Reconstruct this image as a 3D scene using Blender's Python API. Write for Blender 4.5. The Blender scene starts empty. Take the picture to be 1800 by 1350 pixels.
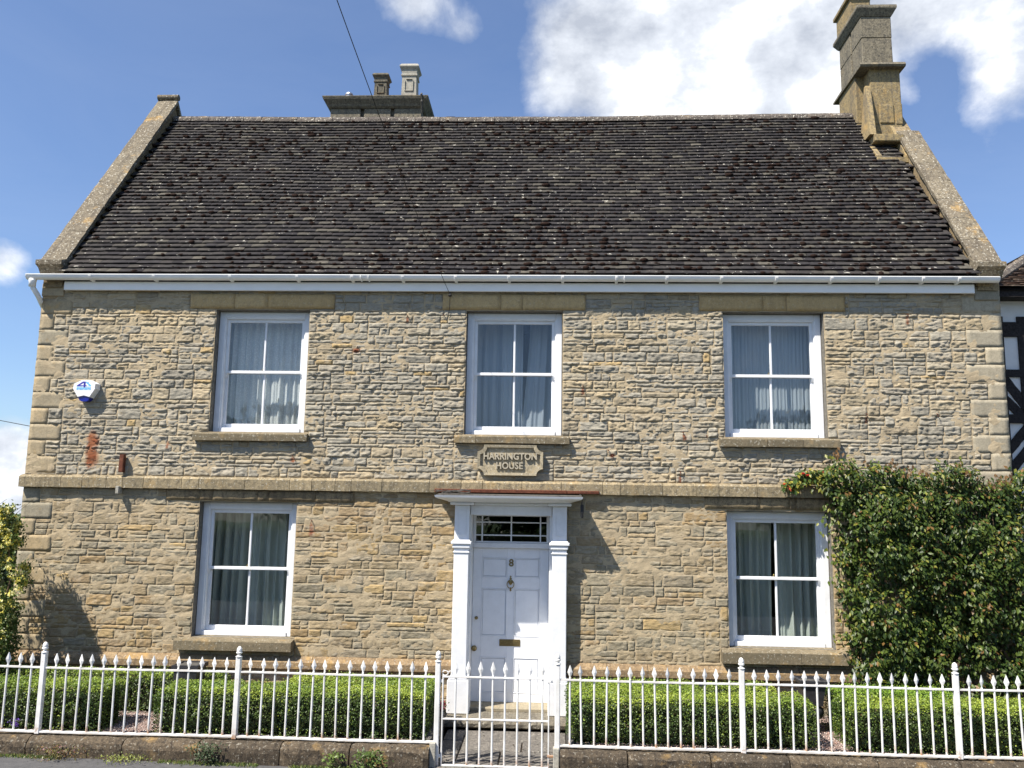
import bpy, bmesh, math, random
import numpy as np
from mathutils import Vector, Matrix
R = random.Random(7)
NP = np.random.RandomState(7)
scene = bpy.context.scene
COL = scene.collection
rad = math.radians
PI = math.pi

# ------------------------------------------------------------------ camera
# world: x right, y away from the street (house front on y = 0), z up, road level about 0.07
YAW, PITCH, ROLL, FOCAL, EYE, DIST = rad(-2.60134), rad(8.49944), rad(0.88067), 1500.0, 2.65, 11.0
cam = bpy.data.cameras.new('camera')
cam.sensor_width = 36.0
cam.lens = FOCAL / 1800.0 * 36.0
cam.clip_start, cam.clip_end = 0.1, 3000.0
cam_o = bpy.data.objects.new('camera', cam)
COL.objects.link(cam_o)
fw = Vector((math.sin(YAW) * math.cos(PITCH), math.cos(YAW) * math.cos(PITCH), math.sin(PITCH)))
r0 = Vector((math.cos(YAW), -math.sin(YAW), 0))
u0 = r0.cross(fw)
rt = math.cos(ROLL) * r0 + math.sin(ROLL) * u0
up = -math.sin(ROLL) * r0 + math.cos(ROLL) * u0
m = Matrix((rt, up, -fw)).transposed().to_4x4()
m.translation = Vector((0, -DIST, EYE))
cam_o.matrix_world = m
scene.camera = cam_o

# ------------------------------------------------------------------ world, sun, exposure
SUN_TO = Vector((-1.15, -1.0, 2.1)).normalized()
ELEV = math.asin(SUN_TO.z)
ROT = math.atan2(SUN_TO.x, SUN_TO.y)
world = bpy.data.worlds.new('World')
scene.world = world
world.use_nodes = True
wt = world.node_tree
wt.nodes.clear()


class NT:
    """small node-tree writer"""
    def __init__(s, tree): s.t = tree
    def n(s, kind, inputs=None, **props):
        nd = s.t.nodes.new(kind)
        for k, v in props.items(): setattr(nd, k, v)
        for k, v in (inputs or {}).items():
            sock = nd.inputs[k]
            if isinstance(v, bpy.types.NodeSocket): s.t.links.new(v, sock)
            elif isinstance(v, bpy.types.Node): s.t.links.new(v.outputs[0], sock)
            else: sock.default_value = v
        return nd
    def math(s, op, a, b=0.0, c=None, clamp=False):
        i = {0: a, 1: b}
        if c is not None: i[2] = c
        return s.n('ShaderNodeMath', i, operation=op, use_clamp=clamp).outputs[0]
    def mix(s, f, a, b, mode='MIX'):
        nd = s.n('ShaderNodeMix', data_type='RGBA', blend_type=mode, clamp_factor=True)
        for k, v in ((0, f), (6, a), (7, b)):
            if isinstance(v, bpy.types.NodeSocket): s.t.links.new(v, nd.inputs[k])
            else:
                if k and len(v) == 3: v = tuple(v) + (1,)
                nd.inputs[k].default_value = v
        return nd.outputs[2]
    def ramp(s, f, stops, interp='LINEAR'):
        nd = s.n('ShaderNodeValToRGB', {0: f})
        cr = nd.color_ramp; cr.interpolation = interp
        while len(cr.elements) < len(stops): cr.elements.new(0.5)
        for e, (p, c) in zip(cr.elements, stops):
            e.position = p
            e.color = (c, c, c, 1) if isinstance(c, (int, float)) else tuple(c) + (1,)
        return nd.outputs[0]
    def noise(s, vec, scale, detail=4.0, rough=0.55, dist=0.0):
        nd = s.n('ShaderNodeTexNoise', {'Scale': scale, 'Detail': detail, 'Roughness': rough, 'Distortion': dist})
        if vec is not None: s.t.links.new(vec, nd.inputs['Vector'])
        return nd.outputs[0]
    def vmul(s, vec, v):
        return s.n('ShaderNodeVectorMath', {0: vec, 1: v}, operation='MULTIPLY').outputs[0]


W = NT(wt)
sky = W.n('ShaderNodeTexSky', sky_type='NISHITA', sun_disc=False, sun_elevation=ELEV, sun_rotation=ROT,
          air_density=1.0, dust_density=0.6, ozone_density=2.2)
dirn = W.n('ShaderNodeTexCoord').outputs['Generated']
# clouds: noise over the whole sky, denser where the banks of cumulus stand
blobs = []


def ray(px, py):
    d = fw * FOCAL + rt * (px - 900) - up * (py - 675)
    return d.normalized()


BANKS = [(1075, 120, .075, .95), (960, 165, .035, .55), (1000, 60, .05, .5), (1150, 50, .09, .9), (1250, 120, .08, .85), (1330, 170, .05, .7), (1370, 90, .08, .7), (1430, 130, .05, .6), (1500, 60, .06, .35), (1570, 10, .07, .45), (1700, 20, .05, .35), (1770, 60, .06, .50), (1770, 130, .045, .45),
         (1605, 175, .018, .45), (1725, 255, .03, .30), (1660, 30, .04, .2), (1745, 300, .025, .2),
         (765, 20, .045, 1.0), (700, -5, .035, .75), (820, 65, .020, .55), (20, 462, .028, .85), (-40, 455, .05, .9), (14, 800, .035, 1.0), (-60, 840, .09, .9), (20, 885, .04, .6),
         (300, 200, .33, -.7), (300, 40, .3, -.5), (760, 190, .07, -.5), (895, 40, .020, -.3), (1700, 400, .13, -.55), (10, 620, .09, -.5), (1655, 120, .03, -.75), (1620, 240, .035, -.45), (1400, 185, .04, .4)]
acc = None
for px, py, rr, wgt in BANKS:
    d = ray(px, py)
    dist = W.n('ShaderNodeVectorMath', {0: dirn, 1: tuple(d)}, operation='DISTANCE').outputs['Value']
    g = W.math('MULTIPLY', W.math('POWER', 2.718, W.math('MULTIPLY', W.math('POWER', dist, 2.0), -1.0 / (rr * rr))), wgt)
    acc = g if acc is None else W.math('ADD', acc, g)
n1 = W.noise(dirn, 4.2, 8.0, 0.6, 0.35)
n2 = W.noise(W.vmul(dirn, (1, 1, 1.15)), 12.0, 7.0, 0.60, 0.15)
n3 = W.noise(dirn, 38.0, 6.0, 0.62, 0.1)
dens = W.math('ADD', W.math('ADD', W.math('MULTIPLY', W.math('SUBTRACT', n1, 0.5), 0.7), acc),
              W.math('ADD', W.math('MULTIPLY', W.math('SUBTRACT', n2, 0.5), 1.35), W.math('MULTIPLY', W.math('SUBTRACT', n3, 0.5), 0.35)))
cover = W.ramp(dens, [(0.04, 0.0), (0.32, 0.26), (0.62, 0.74), (0.98, 1.0)])
shade = W.ramp(W.math('ADD', W.noise(W.vmul(dirn, (1, 1, 1.8)), 6.0, 6.0, 0.6), W.math('MULTIPLY', W.math('SUBTRACT', n2, .5), .6)),
               [(0.32, (0.44, 0.48, 0.56)), (0.49, (0.70, 0.74, 0.81)), (0.63, (1.10, 1.10, 1.10))])
cloud_col = W.vmul(shade, (8.2, 8.2, 8.2))
# thin high haze whitens the blue a little
hz = W.math('MULTIPLY', W.noise(W.vmul(dirn, (1, 1, 3)), 3.0, 5.0, 0.6, 1.0), 0.12)
skyc = W.mix(hz, W.vmul(sky.outputs[0], (0.84, 0.945, 1.12)), (5.6, 6.0, 6.6))
col = W.mix(cover, skyc, cloud_col)
bg = W.n('ShaderNodeBackground', {'Color': col, 'Strength': 0.085})
W.n('ShaderNodeOutputWorld', {'Surface': bg.outputs[0]})

sun = bpy.data.lights.new('sun', 'SUN')
sun.energy = 5.0
sun.angle = rad(0.53)
sun.color = (1.0, 0.93, 0.83)
sun_o = bpy.data.objects.new('sun', sun)
sun_o.rotation_euler = SUN_TO.to_track_quat('Z', 'Y').to_euler()
sun_o.location = (0, 0, 20)
COL.objects.link(sun_o)
vs = scene.view_settings
vs.view_transform = 'Standard'
vs.look = 'None'
vs.gamma = 1.0
vs.use_curve_mapping = False
vs.exposure = 0.86
scene.cycles.max_bounces = 8
scene.cycles.transparent_max_bounces = 12

# ------------------------------------------------------------------ numeric noise
_perm = NP.randint(0, 2 ** 31 - 1, 4096).astype(np.int64)


def _hash(i, j, k):
    h = (i * 73856093) ^ (j * 19349663) ^ (k * 83492791)
    return _perm[np.bitwise_and(h, 4095)] / float(2 ** 31)


def vnoise(P):
    P = np.asarray(P, float)
    I = np.floor(P).astype(np.int64); F = P - I
    F = F * F * (3 - 2 * F)
    o = 0
    for a in (0, 1):
        for b in (0, 1):
            for c in (0, 1):
                w = (F[:, 0] if a else 1 - F[:, 0]) * (F[:, 1] if b else 1 - F[:, 1]) * (F[:, 2] if c else 1 - F[:, 2])
                o = o + w * _hash(I[:, 0] + a, I[:, 1] + b, I[:, 2] + c)
    return o


def fbm(P, octv=3):
    P = np.asarray(P, float); a, s, t = 1.0, 0, 0
    for q in range(octv):
        s = s + a * vnoise(P + 17.3 * q); t += a; a *= .5; P = P * 2.03
    return s / t


# ------------------------------------------------------------------ mesh helpers
ORIGIN = {}


class MB:
    """collects world-space geometry of ONE part"""
    def __init__(s): s.v = []; s.f = []; s.c = []; s.n = 0; s.mi = []
    def add(s, V, F, col=None, mi=0):
        V = np.asarray(V, float).reshape(-1, 3)
        s.v.append(V)
        for f in F: s.f.append([i + s.n for i in f]); s.mi.append(mi)
        s.c.append(np.tile(np.array(col if col is not None else (1, 1, 1)), (len(V), 1)) if col is None or np.ndim(col) == 1 else np.asarray(col))
        s.n += len(V); return s
    def box(s, x0, x1, y0, y1, z0, z1, b=0.0, jit=0.0, col=None, mi=0):
        if b <= 0:
            V = [(x, y, z) for x in (x0, x1) for y in (y0, y1) for z in (z0, z1)]
            F = [(0, 1, 3, 2), (4, 6, 7, 5), (0, 4, 5, 1), (2, 3, 7, 6), (0, 2, 6, 4), (1, 5, 7, 3)]
            V = np.array(V, float)
        else:
            b = min(b, abs(x1 - x0) * .45, abs(y1 - y0) * .45, abs(z1 - z0) * .45)
            V = []; idx = {}
            for sx in (0, 1):
                for sy in (0, 1):
                    for sz in (0, 1):
                        X, Y, Z = (x0, x1)[sx], (y0, y1)[sy], (z0, z1)[sz]
                        dx, dy, dz = (b, -b)[sx], (b, -b)[sy], (b, -b)[sz]
                        for ax, p in enumerate(((X, Y + dy, Z + dz), (X + dx, Y, Z + dz), (X + dx, Y + dy, Z))):
                            idx[sx, sy, sz, ax] = len(V); V.append(p)
            F = []
            for sd in (0, 1):
                F.append([idx[sd, a, c, 0] for a, c in ((0, 0), (0, 1), (1, 1), (1, 0))][::1 if sd == 0 else -1])
                F.append([idx[a, sd, c, 1] for a, c in ((0, 0), (1, 0), (1, 1), (0, 1))][::1 if sd == 0 else -1])
                F.append([idx[a, c, sd, 2] for a, c in ((0, 0), (0, 1), (1, 1), (1, 0))][::1 if sd == 0 else -1])
            for p in (0, 1):
                for q in (0, 1):
                    F.append([idx[p, q, 0, 0], idx[p, q, 1, 0], idx[p, q, 1, 1], idx[p, q, 0, 1]])
                    F.append([idx[p, 0, q, 0], idx[p, 1, q, 0], idx[p, 1, q, 2], idx[p, 0, q, 2]])
                    F.append([idx[0, p, q, 1], idx[1, p, q, 1], idx[1, p, q, 2], idx[0, p, q, 2]])
                    for r in (0, 1): F.append([idx[p, q, r, 0], idx[p, q, r, 1], idx[p, q, r, 2]])
            V = np.array(V, float)
        if jit: V = V + NP.uniform(-jit, jit, V.shape)
        return s.add(V, F, col, mi)
    def prism(s, poly, axis, a0, a1, col=None, mi=0):
        """extrude a 2D polygon along an axis; poly gives the two other coordinates in x,y,z order"""
        n = len(poly); V = []
        for a in (a0, a1):
            for p in poly:
                q = list(p); q.insert('xyz'.index(axis), a); V.append(q)
        F = [list(range(n)), list(range(2 * n - 1, n - 1, -1))] + [[i, i + n, (i + 1) % n + n, (i + 1) % n] for i in range(n)]
        return s.add(V, F, col, mi)
    def lathe(s, prof, cx, cy, seg=12, sx=1.0, sy=1.0, rot=0.0, col=None, mi=0):
        """prof: (radius, z)"""
        V = []; F = []
        for r, z in prof:
            for k in range(seg):
                a = rot + 2 * PI * k / seg; V.append((cx + sx * r * math.cos(a), cy + sy * r * math.sin(a), z))
        for i in range(len(prof) - 1):
            for k in range(seg):
                F.append((i * seg + k, i * seg + (k + 1) % seg, (i + 1) * seg + (k + 1) % seg, (i + 1) * seg + k))
        F.append(list(range(seg))[::-1]); F.append([(len(prof) - 1) * seg + k for k in range(seg)])
        return s.add(V, F, col, mi)
    def tube(s, pts, r, seg=8, col=None, mi=0):
        pts = [Vector(p) for p in pts]; V = []; F = []
        rs = r if isinstance(r, (list, tuple)) else [r] * len(pts)
        for i, p in enumerate(pts):
            t = (pts[min(i + 1, len(pts) - 1)] - pts[max(i - 1, 0)]).normalized()
            u = t.cross(Vector((0.13, 0.27, 0.95)) if abs(t.z) < .9 else Vector((0, 1, 0))).normalized(); w = t.cross(u)
            for k in range(seg):
                a = 2 * PI * k / seg; V.append(p + rs[i] * (math.cos(a) * u + math.sin(a) * w))
        for i in range(len(pts) - 1):
            for k in range(seg):
                F.append((i * seg + k, i * seg + (k + 1) % seg, (i + 1) * seg + (k + 1) % seg, (i + 1) * seg + k))
        F.append(list(range(seg))[::-1]); F.append([(len(pts) - 1) * seg + k for k in range(seg)])
        return s.add(V, F, col, mi)
    def build(s, name, mat, parent=None, smooth=False, fix=True):
        V = np.concatenate(s.v); C = np.concatenate(s.c)
        return mesh(name, V, s.f, mat, parent, C, smooth, fix, s.mi)


def mesh(name, V, F, mat, parent=None, C=None, smooth=False, fix=False, mi=None):
    V = np.asarray(V, float)
    lo, hi = V.min(0), V.max(0)
    c = np.array([(lo[0] + hi[0]) / 2, (lo[1] + hi[1]) / 2, lo[2]])
    me = bpy.data.meshes.new(name)
    Vl = V - c
    if isinstance(F, np.ndarray):
        k = F.shape[1]
        me.vertices.add(len(V)); me.vertices.foreach_set('co', Vl.ravel())
        me.loops.add(F.size); me.loops.foreach_set('vertex_index', F.ravel().astype(np.int32))
        me.polygons.add(len(F)); me.polygons.foreach_set('loop_start', np.arange(0, F.size, k, dtype=np.int32))
        me.update(calc_edges=True)
    else:
        me.from_pydata([tuple(v) for v in Vl], [], F)
    if fix:
        bm = bmesh.new(); bm.from_mesh(me); bmesh.ops.recalc_face_normals(bm, faces=bm.faces); bm.to_mesh(me); bm.free()
    if C is not None:
        at = me.attributes.new('Col', 'FLOAT_COLOR', 'POINT')
        cc = np.ones((len(V), 4)); cc[:, :3] = C; at.data.foreach_set('color', cc.ravel())
    mats = mat if isinstance(mat, (list, tuple)) else [mat]
    for q in mats: me.materials.append(q)
    if mi is not None and len(mats) > 1: me.polygons.foreach_set('material_index', mi)
    if smooth: me.polygons.foreach_set('use_smooth', [True] * len(me.polygons))
    me.update()
    return link(name, me, c, parent)


def link(name, me, c, parent=None):
    o = bpy.data.objects.new(name, me); COL.objects.link(o)
    base = ORIGIN.get(parent.name, (0, 0, 0)) if parent else (0, 0, 0)
    o.location = (c[0] - base[0], c[1] - base[1], c[2] - base[2])
    ORIGIN[o.name] = tuple(c)
    if parent: o.parent = parent
    return o


def tag(o, label=None, cat=None, group=None, kind=None):
    for k, v in (('label', label), ('category', cat), ('group', group), ('kind', kind)):
        if v: o[k] = v
    return o


def thing(name, loc, label, cat, group=None):
    o = bpy.data.objects.new(name, None); COL.objects.link(o)
    o.empty_display_size = .2; o.location = loc; ORIGIN[o.name] = tuple(loc)
    return tag(o, label, cat, group)


def clone(o, parent, delta, shared=True):
    """copy of one object moved by delta inside parent"""
    c = o.copy(); COL.objects.link(c)
    src = Vector(ORIGIN[o.name]) + Vector(delta); ORIGIN[c.name] = tuple(src)
    c.parent = parent
    base = Vector(ORIGIN[parent.name]) if parent else Vector((0, 0, 0))
    c.location = src - base
    return c


# ------------------------------------------------------------------ materials
def mat_new(name):
    mt = bpy.data.materials.new(name); mt.use_nodes = True; mt.node_tree.nodes.clear()
    return mt, NT(mt.node_tree)


def principled(t, base, rough=0.8, bump=None, bstr=0.4, bdist=0.01, metal=0.0, spec=0.35, **extra):
    i = {'Base Color': base if isinstance(base, bpy.types.NodeSocket) else tuple(base) + (1,), 'Roughness': rough, 'Metallic': metal,
         'Specular IOR Level': spec}
    if bump is not None:
        i['Normal'] = t.n('ShaderNodeBump', {'Strength': bstr, 'Distance': bdist, 'Height': bump}).outputs[0]
    i.update(extra)
    p = t.n('ShaderNodeBsdfPrincipled', i)
    t.n('ShaderNodeOutputMaterial', {'Surface': p.outputs[0]})
    return p


def pos(t): return t.n('ShaderNodeNewGeometry').outputs['Position']
def objc(t): return t.n('ShaderNodeTexCoord').outputs['Object']
def rnd(t): return t.n('ShaderNodeObjectInfo').outputs['Random']
def attr(t): return t.n('ShaderNodeAttribute', attribute_name='Col').outputs['Color']
def sepz(t, v): return t.n('ShaderNodeSeparateXYZ', {0: v}).outputs[2]


def m_plain(name, colr, rough=.6, spec=.4, metal=0.0, var=.12, scale=20.0, bstr=0.0):
    mt, t = mat_new(name); n = t.noise(pos(t), scale, 4)
    c = t.mix(t.ramp(n, [(.3, 0.0), (.7, 1.0)]), tuple(x * (1 - var) for x in colr), tuple(min(1, x * (1 + var)) for x in colr))
    principled(t, c, rough, n if bstr else None, bstr, .004, metal, spec); return mt


def m_rubble():
    """per-stone colour comes from the mesh; grain, pitting and mineral bloom from noise"""
    mt, t = mat_new('rubble stone'); P = pos(t); A = attr(t)
    n = t.noise(t.vmul(P, (1, 1, 3.2)), 22, 7, .68, .3)
    fine = t.noise(P, 140, 5, .7)
    c = t.mix(t.ramp(n, [(.28, 0.0), (.72, 1.0)]), t.vmul(A, (.74, .72, .69)), t.vmul(A, (1.22, 1.21, 1.19)))
    c = t.mix(t.ramp(fine, [(.3, .0), (.75, .45)]), c, t.vmul(A, (.62, .60, .58)))
    bloom = t.ramp(t.noise(P, 9, 6, .65), [(.52, 0.0), (.68, .5)])
    c = t.mix(bloom, c, (.46, .41, .32))
    ochre = t.ramp(t.noise(P, 5.3, 6, .7, .5), [(.62, 0.0), (.74, .55)])
    c = t.mix(ochre, c, (.40, .28, .13))
    soot = t.ramp(t.noise(t.vmul(P, (1, 1, .8)), 2.1, 6, .65), [(.54, 0.0), (.75, .30)])
    c = t.mix(soot, c, (.15, .135, .115))
    drip = t.ramp(t.noise(t.vmul(P, (7, 1, .45)), 1.6, 5, .6), [(.54, 0.0), (.70, .38)])
    c = t.mix(drip, c, (.17, .145, .11))
    h = t.math('ADD', t.math('MULTIPLY', n, .7), t.math('MULTIPLY', fine, .35))
    principled(t, c, .92, h, .9, .016, spec=.15); return mt


def m_mortar():
    mt, t = mat_new('lime mortar'); P = pos(t)
    n = t.noise(P, 9, 8, .7); f = t.noise(P, 90, 5, .7)
    c = t.mix(t.ramp(n, [(.3, 0.0), (.7, 1.0)]), (.375, .30, .19), (.48, .395, .255)); c = t.mix(1.0, c, attr(t), 'MULTIPLY')
    c = t.mix(t.ramp(f, [(.35, .0), (.8, .5)]), c, (.22, .17, .13))
    principled(t, c, .95, t.math('ADD', n, t.math('MULTIPLY', f, .5)), .7, .01, spec=.15); return mt


def m_ashlar(name, a, b, dirt=(.10, .085, .06), dirt_amt=.5, lichen=.25, bstr=.5, ochre=.3):
    mt, t = mat_new(name); P = pos(t); rn = rnd(t)
    n = t.noise(P, 5, 7, .65); f = t.noise(P, 75, 6, .72); g = t.noise(P, 24, 6, .7, .6)
    c = t.mix(t.math('ADD', t.math('MULTIPLY', n, .8), t.math('MULTIPLY', t.math('SUBTRACT', rn, .4), .9), clamp=True), a, b)
    c = t.mix(t.ramp(g, [(.46, 0.0), (.64, dirt_amt)]), c, dirt)
    c = t.mix(t.ramp(f, [(.40, 0.0), (.66, dirt_amt * .9)]), c, tuple(x * .5 for x in a))
    c = t.mix(t.ramp(t.noise(P, 4.1, 5, .6), [(.58, 0.0), (.68, ochre)]), c, (.46, .29, .10))
    c = t.mix(t.ramp(t.noise(P, 38, 3, .5), [(.61, 0.0), (.66, lichen)]), c, (.56, .53, .44))
    drip = t.ramp(t.noise(t.vmul(P, (9, 1, .8)), 1.7, 5, .65), [(.50, 0.0), (.66, dirt_amt * .55)])
    c = t.mix(drip, c, dirt)
    principled(t, c, .92, t.math('ADD', g, t.math('MULTIPLY', f, .7)), bstr, .008, spec=.2); return mt


def m_paint(name, colr=(.76, .77, .78), grime=.5):
    mt, t = mat_new(name); P = pos(t)
    n = t.noise(P, 6, 7, .7); f = t.noise(t.vmul(P, (3, 3, .7)), 30, 5, .7)
    c = t.mix(t.ramp(n, [(.42, 0.0), (.7, grime)]), colr, tuple(x * .78 for x in colr))
    chip = t.ramp(t.noise(P, 46, 6, .75, 1.0), [(.72, 0.0), (.735, .75)])
    c = t.mix(chip, c, (.42, .38, .32))
    principled(t, c, .42, t.math('ADD', f, t.math('MULTIPLY', chip, -.6)), .22, .003, spec=.45); return mt


def m_iron_paint(low_rust=1.0):
    mt, t = mat_new('painted railing iron'); P = pos(t); O = objc(t)
    zl = sepz(t, O); n = t.noise(P, 60, 5, .7); n2 = t.noise(P, 7, 3, .6)
    c = t.mix(t.ramp(n2, [(.38, 0.0), (.62, .55)]), (.78, .78, .76), (.56, .55, .50))
    low = t.math('SUBTRACT', 1.0, t.math('MULTIPLY', zl, 9.0), clamp=True)
    amt = t.math('MULTIPLY', t.math('MULTIPLY', low, low_rust), t.ramp(t.math('ADD', t.math('MULTIPLY', n, .5), t.math('MULTIPLY', n2, .6)), [(.50, 0.0), (.60, 1.0)]))
    spots = t.ramp(t.noise(P, 33, 5, .7), [(.655, 0.0), (.69, .75)])
    c = t.mix(t.math('MAXIMUM', amt, spots), c, (.34, .16, .055))
    principled(t, c, .45, n, .2, .002, spec=.45); return mt


def m_tile(name='roof tile'):
    mt, t = mat_new(name); P = pos(t); A = attr(t)
    n = t.noise(P, 18, 6, .7); f = t.noise(P, 120, 4, .7)
    c = t.mix(t.ramp(n, [(.3, 0.0), (.7, 1.0)]), t.vmul(A, (.6, .6, .6)), t.vmul(A, (1.35, 1.33, 1.3)))
    c = t.mix(t.ramp(f, [(.5, 0.0), (.8, .5)]), c, (.025, .022, .022))
    big = t.ramp(t.noise(P, .9, 4, .6), [(.5, 0.0), (.72, .35)])
    c = t.mix(t.math('MULTIPLY', big, t.ramp(n, [(.45, .1), (.62, .8)])), c, (.10, .09, .075))
    li = t.ramp(t.noise(P, 15, 3, .55, .4), [(.665, 0.0), (.69, .9)])
    c = t.mix(li, c, (.42, .40, .34))
    principled(t, c, .88, t.math('ADD', n, t.math('MULTIPLY', f, .6)), .5, .006, spec=.2); return mt


def m_leaf(name, trans=.25, rough=.45, spec=.4):
    mt, t = mat_new(name); A = attr(t)
    n = t.noise(pos(t), 30, 3, .6)
    c = t.mix(t.ramp(n, [(.3, 0.0), (.7, 1.0)]), t.vmul(A, (.78, .80, .75)), t.vmul(A, (1.2, 1.18, 1.15)))
    p = t.n('ShaderNodeBsdfPrincipled', {'Base Color': c, 'Roughness': rough, 'Specular IOR Level': spec})
    tr = t.n('ShaderNodeBsdfTranslucent', {'Color': t.vmul(c, (1.2, 1.35, .6))})
    mx = t.n('ShaderNodeMixShader', {0: trans, 1: p.outputs[0], 2: tr.outputs[0]})
    t.n('ShaderNodeOutputMaterial', {'Surface': mx.outputs[0]}); return mt


def m_glass():
    mt, t = mat_new('window glass')
    bf = t.n('ShaderNodeNewGeometry').outputs['Backfacing']
    fr = t.n('ShaderNodeFresnel', {'IOR': t.math('SUBTRACT', 1.5, t.math('MULTIPLY', bf, 0.8333))}).outputs[0]
    wob = t.n('ShaderNodeBump', {'Strength': .02, 'Distance': .05, 'Height': t.noise(pos(t), 2.2, 1)}).outputs[0]
    gl = t.n('ShaderNodeBsdfGlossy', {'Color': (1, 1, 1, 1), 'Roughness': 0.0, 'Normal': wob})
    tr = t.n('ShaderNodeBsdfTransparent', {'Color': (.95, .965, .96, 1)})
    mx = t.n('ShaderNodeMixShader', {0: t.math('MULTIPLY', fr, 1.05, clamp=True), 1: tr.outputs[0], 2: gl.outputs[0]})
    t.n('ShaderNodeOutputMaterial', {'Surface': mx.outputs[0]}); return mt


def m_curtain(name, colr, alpha=1.0, lace=0.0, thread=0.0):
    mt, t = mat_new(name); P = pos(t)
    d = t.n('ShaderNodeBsdfDiffuse', {'Color': colr + (1,)})
    tl = t.n('ShaderNodeBsdfTranslucent', {'Color': colr + (1,)})
    mx = t.n('ShaderNodeMixShader', {0: .25, 1: d.outputs[0], 2: tl.outputs[0]})
    a = alpha
    if lace:
        fl = t.ramp(t.n('ShaderNodeTexVoronoi', {'Vector': P, 'Scale': 42.0}).outputs[0], [(.2, 1.0), (.5, 0.0)])
        a = t.math('ADD', alpha, t.math('MULTIPLY', fl, lace), clamp=True)
    if thread:
        st = t.noise(t.vmul(P, (1, 1, .01)), 90, 3, .8)
        a = t.math('ADD', alpha - thread * .5, t.math('MULTIPLY', st, thread), clamp=True)
    tp = t.n('ShaderNodeBsdfTransparent')
    m2 = t.n('ShaderNodeMixShader', {0: a, 1: tp.outputs[0], 2: mx.outputs[0]})
    t.n('ShaderNodeOutputMaterial', {'Surface': m2.outputs[0]}); return mt


def m_ground(name, cols, scale, bstr=.5, bd=.01, fine=120, rough=.95):
    mt, t = mat_new(name); P = pos(t)
    n = t.noise(P, scale, 7, .65); f = t.n('ShaderNodeTexVoronoi', {'Vector': P, 'Scale': float(fine)}).outputs[0]
    c = t.mix(t.ramp(n, [(.3, 0.0), (.7, 1.0)]), cols[0], cols[1])
    c = t.mix(t.ramp(f, [(.0, .6), (.5, 0.0)]), c, cols[2])
    principled(t, c, rough, t.math('ADD', n, f), bstr, bd, spec=.25); return mt


def m_rust(name='rusty iron'):
    mt, t = mat_new(name); P = pos(t); n = t.noise(P, 25, 7, .75)
    c = t.ramp(n, [(.3, (.045, .02, .015)), (.5, (.11, .038, .022)), (.65, (.17, .065, .035)), (.75, (.30, .26, .22))])
    principled(t, c, .85, n, .6, .004, spec=.2); return mt


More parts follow.
